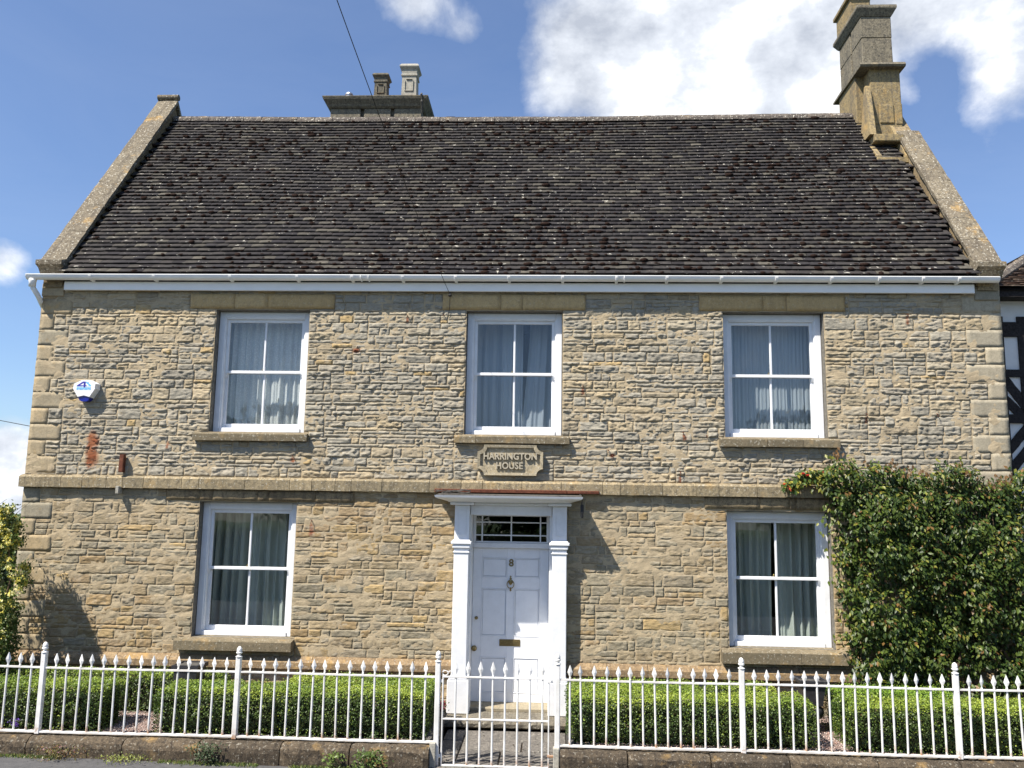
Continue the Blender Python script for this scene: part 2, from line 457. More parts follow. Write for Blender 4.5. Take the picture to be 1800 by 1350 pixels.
M = dict(
    rubble=m_rubble(), mortar=m_mortar(),
    quoin=m_ashlar('quoin limestone', (.29, .265, .20), (.44, .34, .20), dirt_amt=.35, lichen=.1, ochre=.5),
    quoin_pale=m_ashlar('pale quoin limestone', (.33, .295, .22), (.42, .365, .26), dirt_amt=.3, lichen=.1, ochre=.15),
    string=m_ashlar('string course stone', (.28, .23, .145), (.44, .35, .21), dirt=(.09, .08, .06), dirt_amt=.75, lichen=.6),
    lintel=m_ashlar('lintel stone', (.47, .33, .155), (.55, .40, .20), dirt=(.22, .16, .09), dirt_amt=.35, lichen=.25),
    lintel_dark=m_ashlar('weathered lintel stone', (.26, .195, .11), (.40, .31, .18), dirt=(.06, .05, .04), dirt_amt=.75, lichen=.1, ochre=.15),
    sill=m_ashlar('sill stone', (.19, .155, .10), (.27, .22, .14), dirt=(.10, .09, .06), dirt_amt=.6, lichen=.5),
    plinth=m_ashlar('plinth stone', (.28, .195, .11), (.38, .275, .155), dirt=(.12, .085, .055), dirt_amt=.8, lichen=.35, ochre=.6),
    coping=m_ashlar('coping stone', (.19, .16, .115), (.27, .23, .16), dirt=(.06, .05, .04), dirt_amt=.85, lichen=.8, bstr=.8, ochre=.55),
    chimney=m_ashlar('chimney stone', (.30, .23, .12), (.44, .33, .16), dirt=(.07, .07, .07), dirt_amt=.8, lichen=.2, ochre=.45),
    chimney_grey=m_ashlar('grey chimney stone', (.15, .135, .10), (.27, .235, .17), dirt=(.045, .045, .045), dirt_amt=.85, lichen=.2, ochre=.1),
    pot=m_ashlar('pale pot stone', (.40, .38, .32), (.46, .44, .37), dirt=(.15, .14, .12), dirt_amt=.5, lichen=.1, ochre=.0),
    dwarf=m_ashlar('street wall stone', (.085, .068, .048), (.15, .115, .075), dirt=(.028, .024, .02), dirt_amt=.9, lichen=.3, bstr=.9, ochre=.5),
    plaque=m_ashlar('plaque stone', (.40, .34, .23), (.46, .40, .27), dirt=(.15, .13, .09), dirt_amt=.5, lichen=.6, ochre=.1),
    letter=m_ashlar('plaque lettering stone', (.40, .36, .27), (.45, .40, .30), dirt=(.25, .22, .16), dirt_amt=.3, lichen=.2, ochre=.0),
    paint=m_paint('white gloss paint'), door=m_paint('white door paint', (.80, .82, .85), .35),
    upvc=m_plain('white gutter plastic', (.86, .85, .82), .35, .5, var=.06, scale=5),
    fascia=m_plain('white fascia board', (.86, .85, .82), .4, .4, var=.04, scale=4),
    iron=m_iron_paint(), iron_rail=m_iron_paint(.12), tile=m_tile(),
    under=m_plain('roof felt', (.02, .018, .017), .95, .1),
    ridge=m_ashlar('ridge tile', (.12, .105, .09), (.20, .17, .14), dirt=(.06, .05, .05), dirt_amt=.8, lichen=1.0, bstr=1.0, ochre=.2),
    moss=m_plain('dark moss', (.024, .015, .012), .98, .05, var=.45, scale=60, bstr=.6),
    leaf=m_leaf('box leaf', .22, .42), creeper=m_leaf('creeper leaf', .22, .42, .28), petal=m_leaf('petal', .3, .6, .2),
    core=m_plain('hedge twigs', (.018, .022, .010), .95, .1, var=.4),
    stem=m_plain('woody stem', (.10, .07, .045), .9, .2, var=.3, bstr=.5),
    glass=m_glass(),
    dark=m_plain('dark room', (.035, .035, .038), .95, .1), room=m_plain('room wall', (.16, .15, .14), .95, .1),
    net=m_curtain('net curtain', (.82, .84, .83), .80, .15), net_blue=m_curtain('blue net curtain', (.46, .52, .60), .85),
    net_fine=m_curtain('fine net curtain', (.50, .56, .62), .75, 0, .5), drape=m_curtain('grey green curtain', (.62, .68, .63), 1.0),
    reveal=m_plain('grey shade-toned reveal', (.16, .15, .13), .95, .1, var=.3, scale=30, bstr=.5),  # old grey sealing, colour darkened further to deepen the shade inside the openings
    asphalt=m_ground('asphalt', ((.075, .075, .077), (.115, .113, .112), (.04, .04, .04)), 14, .4, .006, 160),
    gravel=m_ground('pink gravel bed', ((.26, .19, .165), (.36, .28, .25), (.09, .07, .06)), 30, .9, .02, 70),
    paving=m_ashlar('paving stone', (.14, .13, .12), (.22, .20, .175), dirt=(.05, .05, .045), dirt_amt=.7, lichen=.4, bstr=.7, ochre=.0),
    step=m_ashlar('doorstep stone', (.20, .18, .14), (.28, .25, .19), dirt=(.05, .045, .04), dirt_amt=.8, lichen=.4, bstr=.8, ochre=.2),
    brass=m_plain('tarnished brass', (.26, .20, .09), .35, .5, .85, .2, 60),
    black=m_plain('black plastic', (.018, .018, .02), .5, .4), planter=m_plain('black planter', (.030, .030, .034), .38, .5, var=.3),
    white=m_plain('white alarm plastic', (.80, .80, .80), .35, .5, var=.02), blue=m_plain('dark blue plastic', (.006, .012, .22), .2, .5, var=.1),
    logo_blue=m_plain('logo dark blue', (.03, .03, .32), .5), logo_sky=m_plain('logo light blue', (.10, .42, .72), .5),
    rust=m_rust(), steel=m_plain('galvanised cowl', (.45, .46, .47), .35, .5, .8, .2),
    brick=m_ashlar('red chimney brick', (.30, .14, .08), (.36, .20, .11), dirt=(.10, .07, .05), dirt_amt=.6, lichen=.3, bstr=.6, ochre=.1),
    timber=m_plain('black timber', (.030, .026, .025), .8, .2, var=.5, scale=35, bstr=.7),
    render=m_plain('white lime render', (.78, .77, .74), .9, .2, var=.05, scale=8, bstr=.2),
    lead=m_plain('weathered lead', (.085, .08, .07), .8, .3, var=.5, scale=25, bstr=.5),
    wire=m_plain('black cable', (.02, .02, .02), .6, .3),
    grass=m_ground('meadow ground', ((.04, .07, .02), (.07, .10, .03), (.03, .05, .02)), 6, .5, .02, 60),
    soil=m_plain('garden soil', (.05, .04, .03), .95, .1, var=.4, bstr=.6),
)

# ================================================================== SETTING
def road_z(x): return .055 - .0095 * x


mb = MB(); mb.add([(-160, -160, -.35), (160, -160, -.35), (160, 260, -.35), (-160, 260, -.35)], [(0, 1, 2, 3)])
tag(mb.build('ground', M['grass']), kind='structure')
mb = MB()
xs = np.linspace(-40, 40, 41)
V = [(x, y, road_z(x) - (.05 if y < -9 else 0)) for x in xs for y in (-12.5, -9, -2.0)]
F = [(i * 3 + j, i * 3 + 3 + j, i * 3 + 4 + j, i * 3 + 1 + j) for i in range(40) for j in (0, 1)]
mb.add(V, F)
tag(mb.build('road', M['asphalt'], fix=False), kind='structure')
bed = MB()
bed.box(-9.5, -1.24, -1.80, -.0, -.2, .25); bed.box(.27, 9, -1.80, -.0, -.2, .25)
tag(bed.build('garden_bed', M['gravel']), kind='structure')
pth = MB(); pth.box(-1.19, .22, -2.05, -.05, -.2, .07)
path = tag(pth.build('path', M['soil']), kind='structure')
rows = [(-2.03, -1.72), (-1.70, -1.30), (-1.28, -.92), (-.90, -.46)]
for k, (ya, yb) in enumerate(rows):
    cuts = [-1.185] + sorted(R.sample([-.95, -.72, -.5, -.28, -.05], 2)) + [.215]
    for a, b in zip(cuts, cuts[1:]):
        q = MB(); q.box(a + .008, b - .008, ya, yb, .03, .088 + R.uniform(-.004, .004), .006, .002)
        q.build('paving_slab', M['paving'], path)

# loose gravel: real pebbles over the bed, one mass
N = 15000
gx = np.where(NP.rand(N) < .5, NP.uniform(-7.5, -1.3, N), NP.uniform(.3, 5.8, N)); gy = NP.uniform(-1.78, -.12, N)
s = NP.uniform(.006, .014, N)
base = np.array([(1, 0, 0), (-1, 0, 0), (0, 1, 0), (0, -1, 0), (0, 0, .7), (0, 0, -.7)], float)
V = np.repeat(np.stack([gx, gy, np.full(N, .254)], 1), 6, 0) + (np.tile(base, (N, 1)) * (1 + NP.uniform(-.35, .35, (6 * N, 3)))) * np.repeat(s, 6)[:, None]
tri = np.array([(0, 2, 4), (2, 1, 4), (1, 3, 4), (3, 0, 4), (2, 0, 5), (1, 2, 5), (3, 1, 5), (0, 3, 5)])
F = (tri[None] + 6 * np.arange(N)[:, None, None]).reshape(-1, 3)
pal = np.array([(.42, .28, .24), (.50, .40, .36), (.34, .22, .18), (.55, .50, .46), (.26, .18, .15)])
C = np.repeat(pal[NP.randint(0, 5, N)] * NP.uniform(.8, 1.15, (N, 1)), 6, 0)
mt, t = mat_new('pink pebble'); principled(t, attr(t), .8, spec=.3)
tag(mesh('gravel', V, F, mt, None, C), 'pinkish gravel spread between the clipped hedges', 'gravel', kind='stuff')

# ================================================================== HOUSE
XL, XR = -6.90, 5.79
EAVE_Z, RIDGE_Y, RIDGE_Z, BACK_Y = 5.74, 2.80, 9.34, 5.9
house = thing('stone_house', (-.55, 0, .1), 'two storey rubble limestone house with dark tiled roof and white sash windows', 'house')

# window openings (x0, x1, z0, z1) in the wall
WIN = [(-4.48, -3.215, 3.63, 5.27, 'U'), (-1.115, .155, 3.63, 5.27, 'U'), (2.24, 3.535, 3.635, 5.27, 'U'),
       (-4.53, -3.255, 1.02, 2.72, 'L'), (2.235, 3.525, 1.03, 2.70, 'L')]
DOOR = (-1.02, .055, .2, 2.72)
HOLES = [w[:4] for w in WIN] + [DOOR]

bx = sorted(set([XL, XR] + [h[0] for h in HOLES] + [h[1] for h in HOLES]))
bz = sorted(set([-.1, 5.66] + [h[2] for h in HOLES] + [h[3] for h in HOLES]))


def refine(b, st):
    o = []
    for a, c in zip(b, b[1:]):
        n = max(1, int(round((c - a) / st))); o += [a + (c - a) * i / n for i in range(n)]
    return np.array(o + [b[-1]])


gx, gz = refine(bx, .032), refine(bz, .022)
X, Z = np.meshgrid(gx, gz, indexing='ij')
Pn = np.stack([X.ravel() * 5, Z.ravel() * 8, X.ravel() * 0], 1)
Pn2 = np.stack([X.ravel() * 16, Z.ravel() * 24, X.ravel() * 0 + 4], 1)
Y = np.minimum(-.0022 - (fbm(Pn, 3) - .5) * .024 - (fbm(Pn2, 2) - .5) * .010, .002)
V = np.stack([X.ravel(), Y, Z.ravel()], 1)
nz = len(gz); F = []
for i in range(len(gx) - 1):
    cx = (gx[i] + gx[i + 1]) / 2
    for j in range(nz - 1):
        cz = (gz[j] + gz[j + 1]) / 2
        if any(h[0] < cx < h[1] and h[2] < cz < h[3] for h in HOLES): continue
        F.append((i * nz + j, (i + 1) * nz + j, (i + 1) * nz + j + 1, i * nz + j + 1))
wall = MB(); wall.add(V, F); rev = MB()
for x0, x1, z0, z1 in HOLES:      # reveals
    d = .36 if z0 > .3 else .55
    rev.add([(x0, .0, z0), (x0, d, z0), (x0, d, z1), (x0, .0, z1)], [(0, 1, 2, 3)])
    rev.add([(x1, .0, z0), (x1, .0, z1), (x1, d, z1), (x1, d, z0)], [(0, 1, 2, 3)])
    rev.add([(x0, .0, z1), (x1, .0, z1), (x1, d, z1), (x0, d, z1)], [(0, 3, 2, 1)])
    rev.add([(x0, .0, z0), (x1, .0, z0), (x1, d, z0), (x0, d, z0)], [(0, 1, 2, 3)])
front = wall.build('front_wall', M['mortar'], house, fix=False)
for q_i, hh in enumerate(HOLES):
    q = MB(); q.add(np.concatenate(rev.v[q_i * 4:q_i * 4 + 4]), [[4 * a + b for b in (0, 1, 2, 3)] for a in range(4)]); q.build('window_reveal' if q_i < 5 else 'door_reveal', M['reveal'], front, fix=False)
# gable and rear walls
g = MB()
gab = [(0, -.1), (BACK_Y, -.1), (BACK_Y, EAVE_Z - .1), (RIDGE_Y, RIDGE_Z - .05), (0, EAVE_Z - .25)]
g.add([(XL, y, z) for y, z in gab] + [(XL + .33, y, z) for y, z in gab], [(0, 1, 2, 3, 4), (9, 8, 7, 6, 5), (2, 7, 8, 3), (3, 8, 9, 4)])
g.build('gable_wall', M['quoin'], house)
g = MB()
g.add([(XR, y, z) for y, z in gab] + [(XR - .33, y, z) for y, z in gab], [(0, 4, 3, 2, 1), (5, 6, 7, 8, 9), (2, 7, 8, 3), (3, 8, 9, 4)])
g.build('gable_wall', M['quoin_pale'], house)
g = MB(); g.box(XL + .33, XR - .33, BACK_Y - .35, BACK_Y, -.1, EAVE_Z - .1)
g.build('rear_wall', M['mortar'], house)

# ---- areas of the front taken by dressed stone
QL, QR = [], []
z = 5.62; k = 0
while z > .82:
    h = .213 if z > 3.1 else .208
    if 3.04 > z - h / 2 > 2.88: z = 2.88; continue
    zb = max(z - h, .80)
    if z > 3.04 > zb: zb = 3.04
    w = (.23, .43)[k % 2] + R.uniform(-.03, .03)
    QL.append((XL, XL + w, zb, z)); z = zb; k += 1
z = 5.5; k = 0
QR.append((XR - .30, XR, 5.5, 5.66))
while z > .82:
    h = .226
    if 3.04 > z - h / 2 > 2.88: z = 2.88; continue
    zb = max(z - h, .80)
    if z > 3.04 > zb: zb = 3.04
    w = (.46, .24)[k % 2] + R.uniform(-.02, .03)
    QR.append((XR - w, XR, zb, z)); z = zb; k += 1
LINT = [(-4.84, -2.885, 5.285, 5.485, (.31, .54)), (-1.435, .45, 5.285, 5.49, (.41, .56)), (1.94, 3.81, 5.285, 5.49, (.44, .60))]
LINTL = [(-4.97, -2.52, 2.735, 2.875, (.18, .25, .49, .55, .80)), (1.96, 4.0, 2.725, 2.875, (.34, .52, .56, .82))]
SILLU = [(-4.66, -3.15, 3.51, 3.628), (-1.235, .25, 3.515, 3.63), (2.155, 3.66, 3.51, 3.635)]
SILLL = [(-4.70, -3.20, .875, 1.018), (2.125, 3.645, .865, 1.028)]
SUR = (-1.20, .228, -.1, 2.86)
TAKEN = (HOLES + QL + QR + [l[:4] for l in LINT + LINTL] + SILLU + SILLL + [(XL - .1, XR + .1, 2.875, 3.04), (XL, XR, .66, .80), SUR])
TAKEN = [t4[:4] for t4 in TAKEN]

# ---- rubble stones
stones = []      # x0,x1,z0,z1


def fill(x0, x1, z0, z1):
    h = z1 - z0
    if x1 - x0 < .03 or h < .012: return
    x = x0
    thin = h < .045
    while x < x1 - .02:
        w = R.choice((.11, .15, .20, .24, .28, .33, .42)) * R.uniform(.8, 1.25)
        if thin: w *= 1.25
        if h > .10: w *= .95
        if x + w > x1 - .07: w = x1 - x
        g = R.uniform(.004, .011)
        zt = z1 - R.uniform(.002, .007); zb = z0 + R.uniform(.002, .007)
        if h > .078 and R.random() < .16:      # two thin layers
            zm = zb + (zt - zb) * R.uniform(.35, .65)
            stones.append((x + g, x + w - g, zb, zm - .004)); stones.append((x + g, x + w - g, zm + .004, zt))
        else: stones.append((x + g, x + w - g, zb, zt))
        x += w


def courses(zlo, zhi, lower):
    z = zlo; out = []
    while z < zhi - .03:
        h = R.choice((.10, .115, .125, .09, .045, .075, .105, .135)) if lower else R.choice((.045, .10, .07, .115, .09, .125, .05, .13, .08))
        if z + h > zhi - .04: h = zhi - z
        out.append((z, z + h)); z += h
    return out


def bands(zlo, zhi, lower):
    out = []; z = zlo
    while z < zhi - .02:
        H = R.uniform(.24, .42)
        if z + H > zhi - .12: H = zhi - z
        x = XL
        while x < XR:
            L_ = R.uniform(1.1, 2.8)
            if x + L_ > XR - .5: L_ = XR - x
            for a, b in courses(z, z + H, lower): out.append((x, x + L_, a, b))
            x += L_
        z += H
    return out


for xa_, xb_, za, zb in bands(-.05, .66, True) + bands(.80, 2.875, True) + bands(3.04, 5.64, False):
    inter = [t4 for t4 in TAKEN if t4[3] > za + .004 and t4[2] < zb - .004]
    cuts = sorted(set([xa_, xb_] + [min(max(c, xa_), xb_) for t4 in inter for c in t4[:2]]))
    segs = []
    for a, b in zip(cuts, cuts[1:]):
        if b - a < .004: continue
        mid = (a + b) / 2; free = [(za, zb)]
        for t4 in inter:
            if t4[0] < mid < t4[1]:
                nf = []
                for f0, f1 in free:
                    if t4[2] > f0: nf.append((f0, min(f1, t4[2])))
                    if t4[3] < f1: nf.append((max(f0, t4[3]), f1))
                free = [f for f in nf if f[1] - f[0] > .012]
        for f in free:
            if segs and abs(segs[-1][1] - a) < 1e-6 and segs[-1][2:] == list(f): segs[-1][1] = b
            else: segs.append([a, b] + list(f))
    merged = []
    for sg in segs:
        for mg in merged:
            if abs(mg[1] - sg[0]) < 1e-6 and mg[2:] == sg[2:]: mg[1] = sg[1]; break
        else: merged.append(list(sg))
    for sg in merged: fill(*sg)

PU = np.array([(.37, .345, .29), (.40, .365, .29), (.345, .33, .285), (.45, .385, .275), (.43, .365, .255), (.47, .40, .28), (.47, .35, .18), (.36, .315, .235), (.41, .36, .265)])
PL_ = np.array([(.34, .29, .205), (.37, .305, .205), (.32, .292, .225), (.38, .295, .17), (.35, .265, .155), (.33, .26, .17), (.43, .31, .15), (.32, .285, .22), (.38, .32, .22)])


def stone_geo(st, sid, dense=1.0):
    x0, x1, z0, z1 = st
    w, h = x1 - x0, z1 - z0
    nx = max(3, int(round(w / .0175))); nzz = max(3, int(round(h / .0115)))
    u = np.concatenate([[0, .0], np.linspace(0, 1, nx + 1)[1:-1], [1, 1.0]])
    v = np.concatenate([[0, .0], np.linspace(0, 1, nzz + 1)[1:-1], [1, 1.0]])
    U, Vv = np.meshgrid(u, v, indexing='ij')
    ix, iz = np.meshgrid(np.arange(len(u)), np.arange(len(v)), indexing='ij')
    ring = (ix == 0) | (iz == 0) | (ix == len(u) - 1) | (iz == len(v) - 1)
    X = x0 + U * w; Z = z0 + Vv * h
    a, b = len(u), len(v)
    idx = np.arange(a * b).reshape(a, b)
    F = np.stack([idx[:-1, :-1], idx[1:, :-1], idx[1:, 1:], idx[:-1, 1:]], -1).reshape(-1, 4)
    low = (z0 + z1) / 2 < 2.9
    proud = R.uniform(.004, .009) if low else R.uniform(.006, .015)
    rough = R.uniform(.004, .008) if low else R.uniform(.006, .0145)
    tilt = R.uniform(-.012, .014); slant = R.uniform(-.6, .6)
    n = a * b
    par = np.tile(np.array([proud, rough, tilt, slant, sid, h, w]), (n, 1))
    return np.stack([X.ravel(), Z.ravel()], 1), F, np.stack([U.ravel(), Vv.ravel()], 1), ring.ravel(), par


geos = [stone_geo(st, i) for i, st in enumerate(stones)]
XZ = np.concatenate([q[0] for q in geos]); UV = np.concatenate([q[2] for q in geos]); RING = np.concatenate([q[3] for q in geos]); PAR = np.concatenate([q[4] for q in geos])
sid = PAR[:, 4]
N3 = np.stack([XZ[:, 0] * 9, XZ[:, 1] * 9, sid * 3.7], 1)
warp = fbm(N3, 2)
s_ = (XZ[:, 1] + PAR[:, 3] * XZ[:, 0] * .35) / .021 + warp * 2.6
lay = _hash(np.floor(s_).astype(np.int64), (sid * 1).astype(np.int64), np.floor(XZ[:, 0] * 7 + warp * 3).astype(np.int64))
chunk = fbm(np.stack([XZ[:, 0] * 24, XZ[:, 1] * 42, sid * 1.3], 1), 3)
disp = PAR[:, 0] + PAR[:, 1] * (.9 * (lay - .5) + 4.1 * (chunk - .5)) + PAR[:, 2] * (UV[:, 1] - .5)
edge = np.minimum(np.minimum(UV[:, 0], 1 - UV[:, 0]) * PAR[:, 6], np.minimum(UV[:, 1], 1 - UV[:, 1]) * PAR[:, 5])
disp = disp * np.clip(.45 + edge / .018, 0, 1)
disp = np.clip(disp, .001, .045)
Yd = np.where(RING, .012, -disp)
jx = (fbm(N3 * np.array([1.6, 3.0, 1]) + 91, 2) - .5) * .022 * (edge < .004)
jz = (fbm(N3 * np.array([1.8, 2, 1]) + 41, 2) - .5) * .018 * (edge < .004)
# courses wander a little
wav = (vnoise(np.stack([XZ[:, 0] * .8, XZ[:, 1] * 1.3, XZ[:, 0] * 0], 1)) - .5) * 0.0
VALL = np.stack([XZ[:, 0] + jx, Yd, XZ[:, 1] + jz + wav], 1)
cs = []
for i, st in enumerate(stones):
    cz = (st[2] + st[3]) / 2; cx = (st[0] + st[1]) / 2
    low = cz < 2.95
    p = PL_ if low else PU
    # greyer patches and warmer patches drift over the wall
    dr = float(fbm(np.array([[cx * .5, cz * .8, 3.3]]), 2)[0]) - .5
    wts = NP.rand(len(p)) + np.array([-dr, -dr, -dr * 2, dr, dr, dr, dr - .28, 0, 0]) * 1.5
    c = p[int(np.argmax(wts))] * R.uniform(.89, 1.13) * (np.array((.99, .955, .885)) if low else np.array((.98, .955, .90)))
    if R.random() < .015: c = np.array((.47, .35, .18)) * R.uniform(.85, 1.1)
    cs.append(c)
off = np.cumsum([0] + [len(q[0]) for q in geos])
area = [(st[1] - st[0]) * (st[3] - st[2]) for st in stones]
vis = [a if st[2] > .8 and not (st[0] > 3.9 and st[3] < 3.0) else 0 for a, st in zip(area, stones)]
big = set(np.argsort(vis)[::-1][:300].tolist())
restV, restF, restC = [], [], []; n0 = 0
for i, q in enumerate(geos):
    Vi = VALL[off[i]:off[i + 1]]; Ci = np.tile(cs[i], (len(Vi), 1))
    if i in big: mesh('stone', Vi, q[1], M['rubble'], front, Ci, smooth=False)
    else:
        restV.append(Vi); restF.append(q[1] + n0); restC.append(Ci); n0 += len(Vi)
rb = mesh('rubble_stones', np.concatenate(restV), np.concatenate(restF), M['rubble'], front, np.concatenate(restC), smooth=False)
rb['kind'] = 'stuff'


# ---- dressed stones
def dressed(x0, x1, z0, z1, yf, name, mt, parent, yb=.05, b=.0025, jit=.002, gap=.0022, rough=.003):
    """block with a softly uneven front face"""
    x0 += gap; x1 -= gap; z0 += gap; z1 -= gap
    nx = max(2, int((x1 - x0) / .05)); nz = max(2, int((z1 - z0) / .04))
    u = np.concatenate([[0, 0], np.linspace(0, 1, nx + 1)[1:-1], [1, 1]]); v = np.concatenate([[0, 0], np.linspace(0, 1, nz + 1)[1:-1], [1, 1]])
    u = u.copy(); v = v.copy()
    U, Vv = np.meshgrid(u, v, indexing='ij'); a, bb = U.shape
    ix, iz = np.meshgrid(np.arange(a), np.arange(bb), indexing='ij')
    ring = (ix == 0) | (iz == 0) | (ix == a - 1) | (iz == bb - 1)
    X = x0 + U * (x1 - x0); Z = z0 + Vv * (z1 - z0)
    inner = (ix == 1) | (iz == 1) | (ix == a - 2) | (iz == bb - 2)
    f = fbm(np.stack([X.ravel() * 8, Z.ravel() * 8, np.full(a * bb, x0 * 7 + z0)], 1), 3).reshape(a, bb) - .5
    Yv = np.where(ring, yb, yf + f * rough * 2 + inner * b * .6)
    cxm, czm = (x0 + x1) / 2, (z0 + z1) / 2
    sh = inner & ~ring
    X = X + np.where(sh, np.sign(cxm - X) * 0.0, 0); V = np.stack([X.ravel(), Yv.ravel(), Z.ravel()], 1) + NP.uniform(-jit, jit, (a * bb, 3))
    idx = np.arange(a * bb).reshape(a, bb)
    F = np.stack([idx[:-1, :-1], idx[1:, :-1], idx[1:, 1:], idx[:-1, 1:]], -1).reshape(-1, 4)
    return mesh(name, V, F, mt, parent, np.ones((len(V), 3)))


for i, qd in enumerate(QL):
    dressed(*qd, -.0055, 'quoin_stone', M['quoin'], front, rough=.006, b=.0, gap=.0015)
for qd in QR:
    dressed(*qd, -.0055, 'quoin_stone', M['quoin_pale'], front, rough=.004, b=.0, gap=.0015)


def string_part(x0, x1):
    q = MB()
    pr = [(.03, 2.875), (-.075, 2.878), (-.08, 3.005), (-.05, 3.03), (.03, 3.045)]
    n = max(2, int((x1 - x0) / .06)); V = []; F = []
    for i in range(n + 1):
        x = x0 + (x1 - x0) * i / n
        for y, z in pr: V.append((x, y + R.uniform(-.003, .003), z + R.uniform(-.003, .003)))
    for i in range(n):
        for j in range(4): F.append((i * 5 + j, i * 5 + j + 1, i * 5 + 6 + j, i * 5 + 5 + j))
    F.append([0, 1, 2, 3, 4]); F.append([n * 5 + j for j in (4, 3, 2, 1, 0)])
    q.add(V, F); return q.build('string_course_stone', M['string'], front)


x = XL - .03
while x < XR + .02:
    w = R.choice((.22, .28, .5, .58, .62, .40, .30)) * R.uniform(.9, 1.1)
    if x + w > XR - .15: w = XR + .03 - x
    string_part(x + .003, x + w - .003); x += w
# plinth: chamfered course, then its face
x = XL - .04
while x < XR + .02:
    if abs(x - SUR[0]) < .01: x = SUR[1]; continue
    w = R.uniform(.45, .8)
    end = SUR[0] if x < SUR[0] else XR + .04
    if x + w > end - .25: w = end - x
    q = MB(); q.prism([(.0, .665), (-.085, .668), (-.085, .745), (-.02, .805), (.0, .81)], 'x', x + .003, x + w - .003)
    o = q.build('plinth_stone', M['plinth'], front); x += w

# ---- windows
def curtain(mbx, x0, x1, z0, z1, y, amp, per, seed, lean=0.0, gather=0.0):
    rr = random.Random(seed); n = int((x1 - x0) / .006); V = []; F = []
    ph = [rr.uniform(0, 6.28) for _ in range(5)]; fr = [2 * PI / (per * f) for f in (1, 1.7, .62, 2.9, .37)]; am = [1, .6, .35, .5, .2]
    nzz = 10
    for i in range(n + 1):
        u = i / n
        for j in range(nzz + 1):
            v = j / nzz
            xx = x0 + (x1 - x0) * u
            yy = y + amp * sum(a * math.sin(f * (xx + .02 * math.sin(v * 2 + a)) + p) for a, f, p in zip(am, fr, ph)) * (.75 + .25 * (1 - v))
            xx += lean * (1 - u) * (1 - v) ** 1.3 + gather * (u - .5) * (1 - v)
            V.append((xx, yy, z0 + (z1 - z0) * v))
    for i in range(n):
        for j in range(nzz):
            F.append((i * (nzz + 1) + j, (i + 1) * (nzz + 1) + j, (i + 1) * (nzz + 1) + j + 1, i * (nzz + 1) + j + 1))
    mbx.add(V, F)


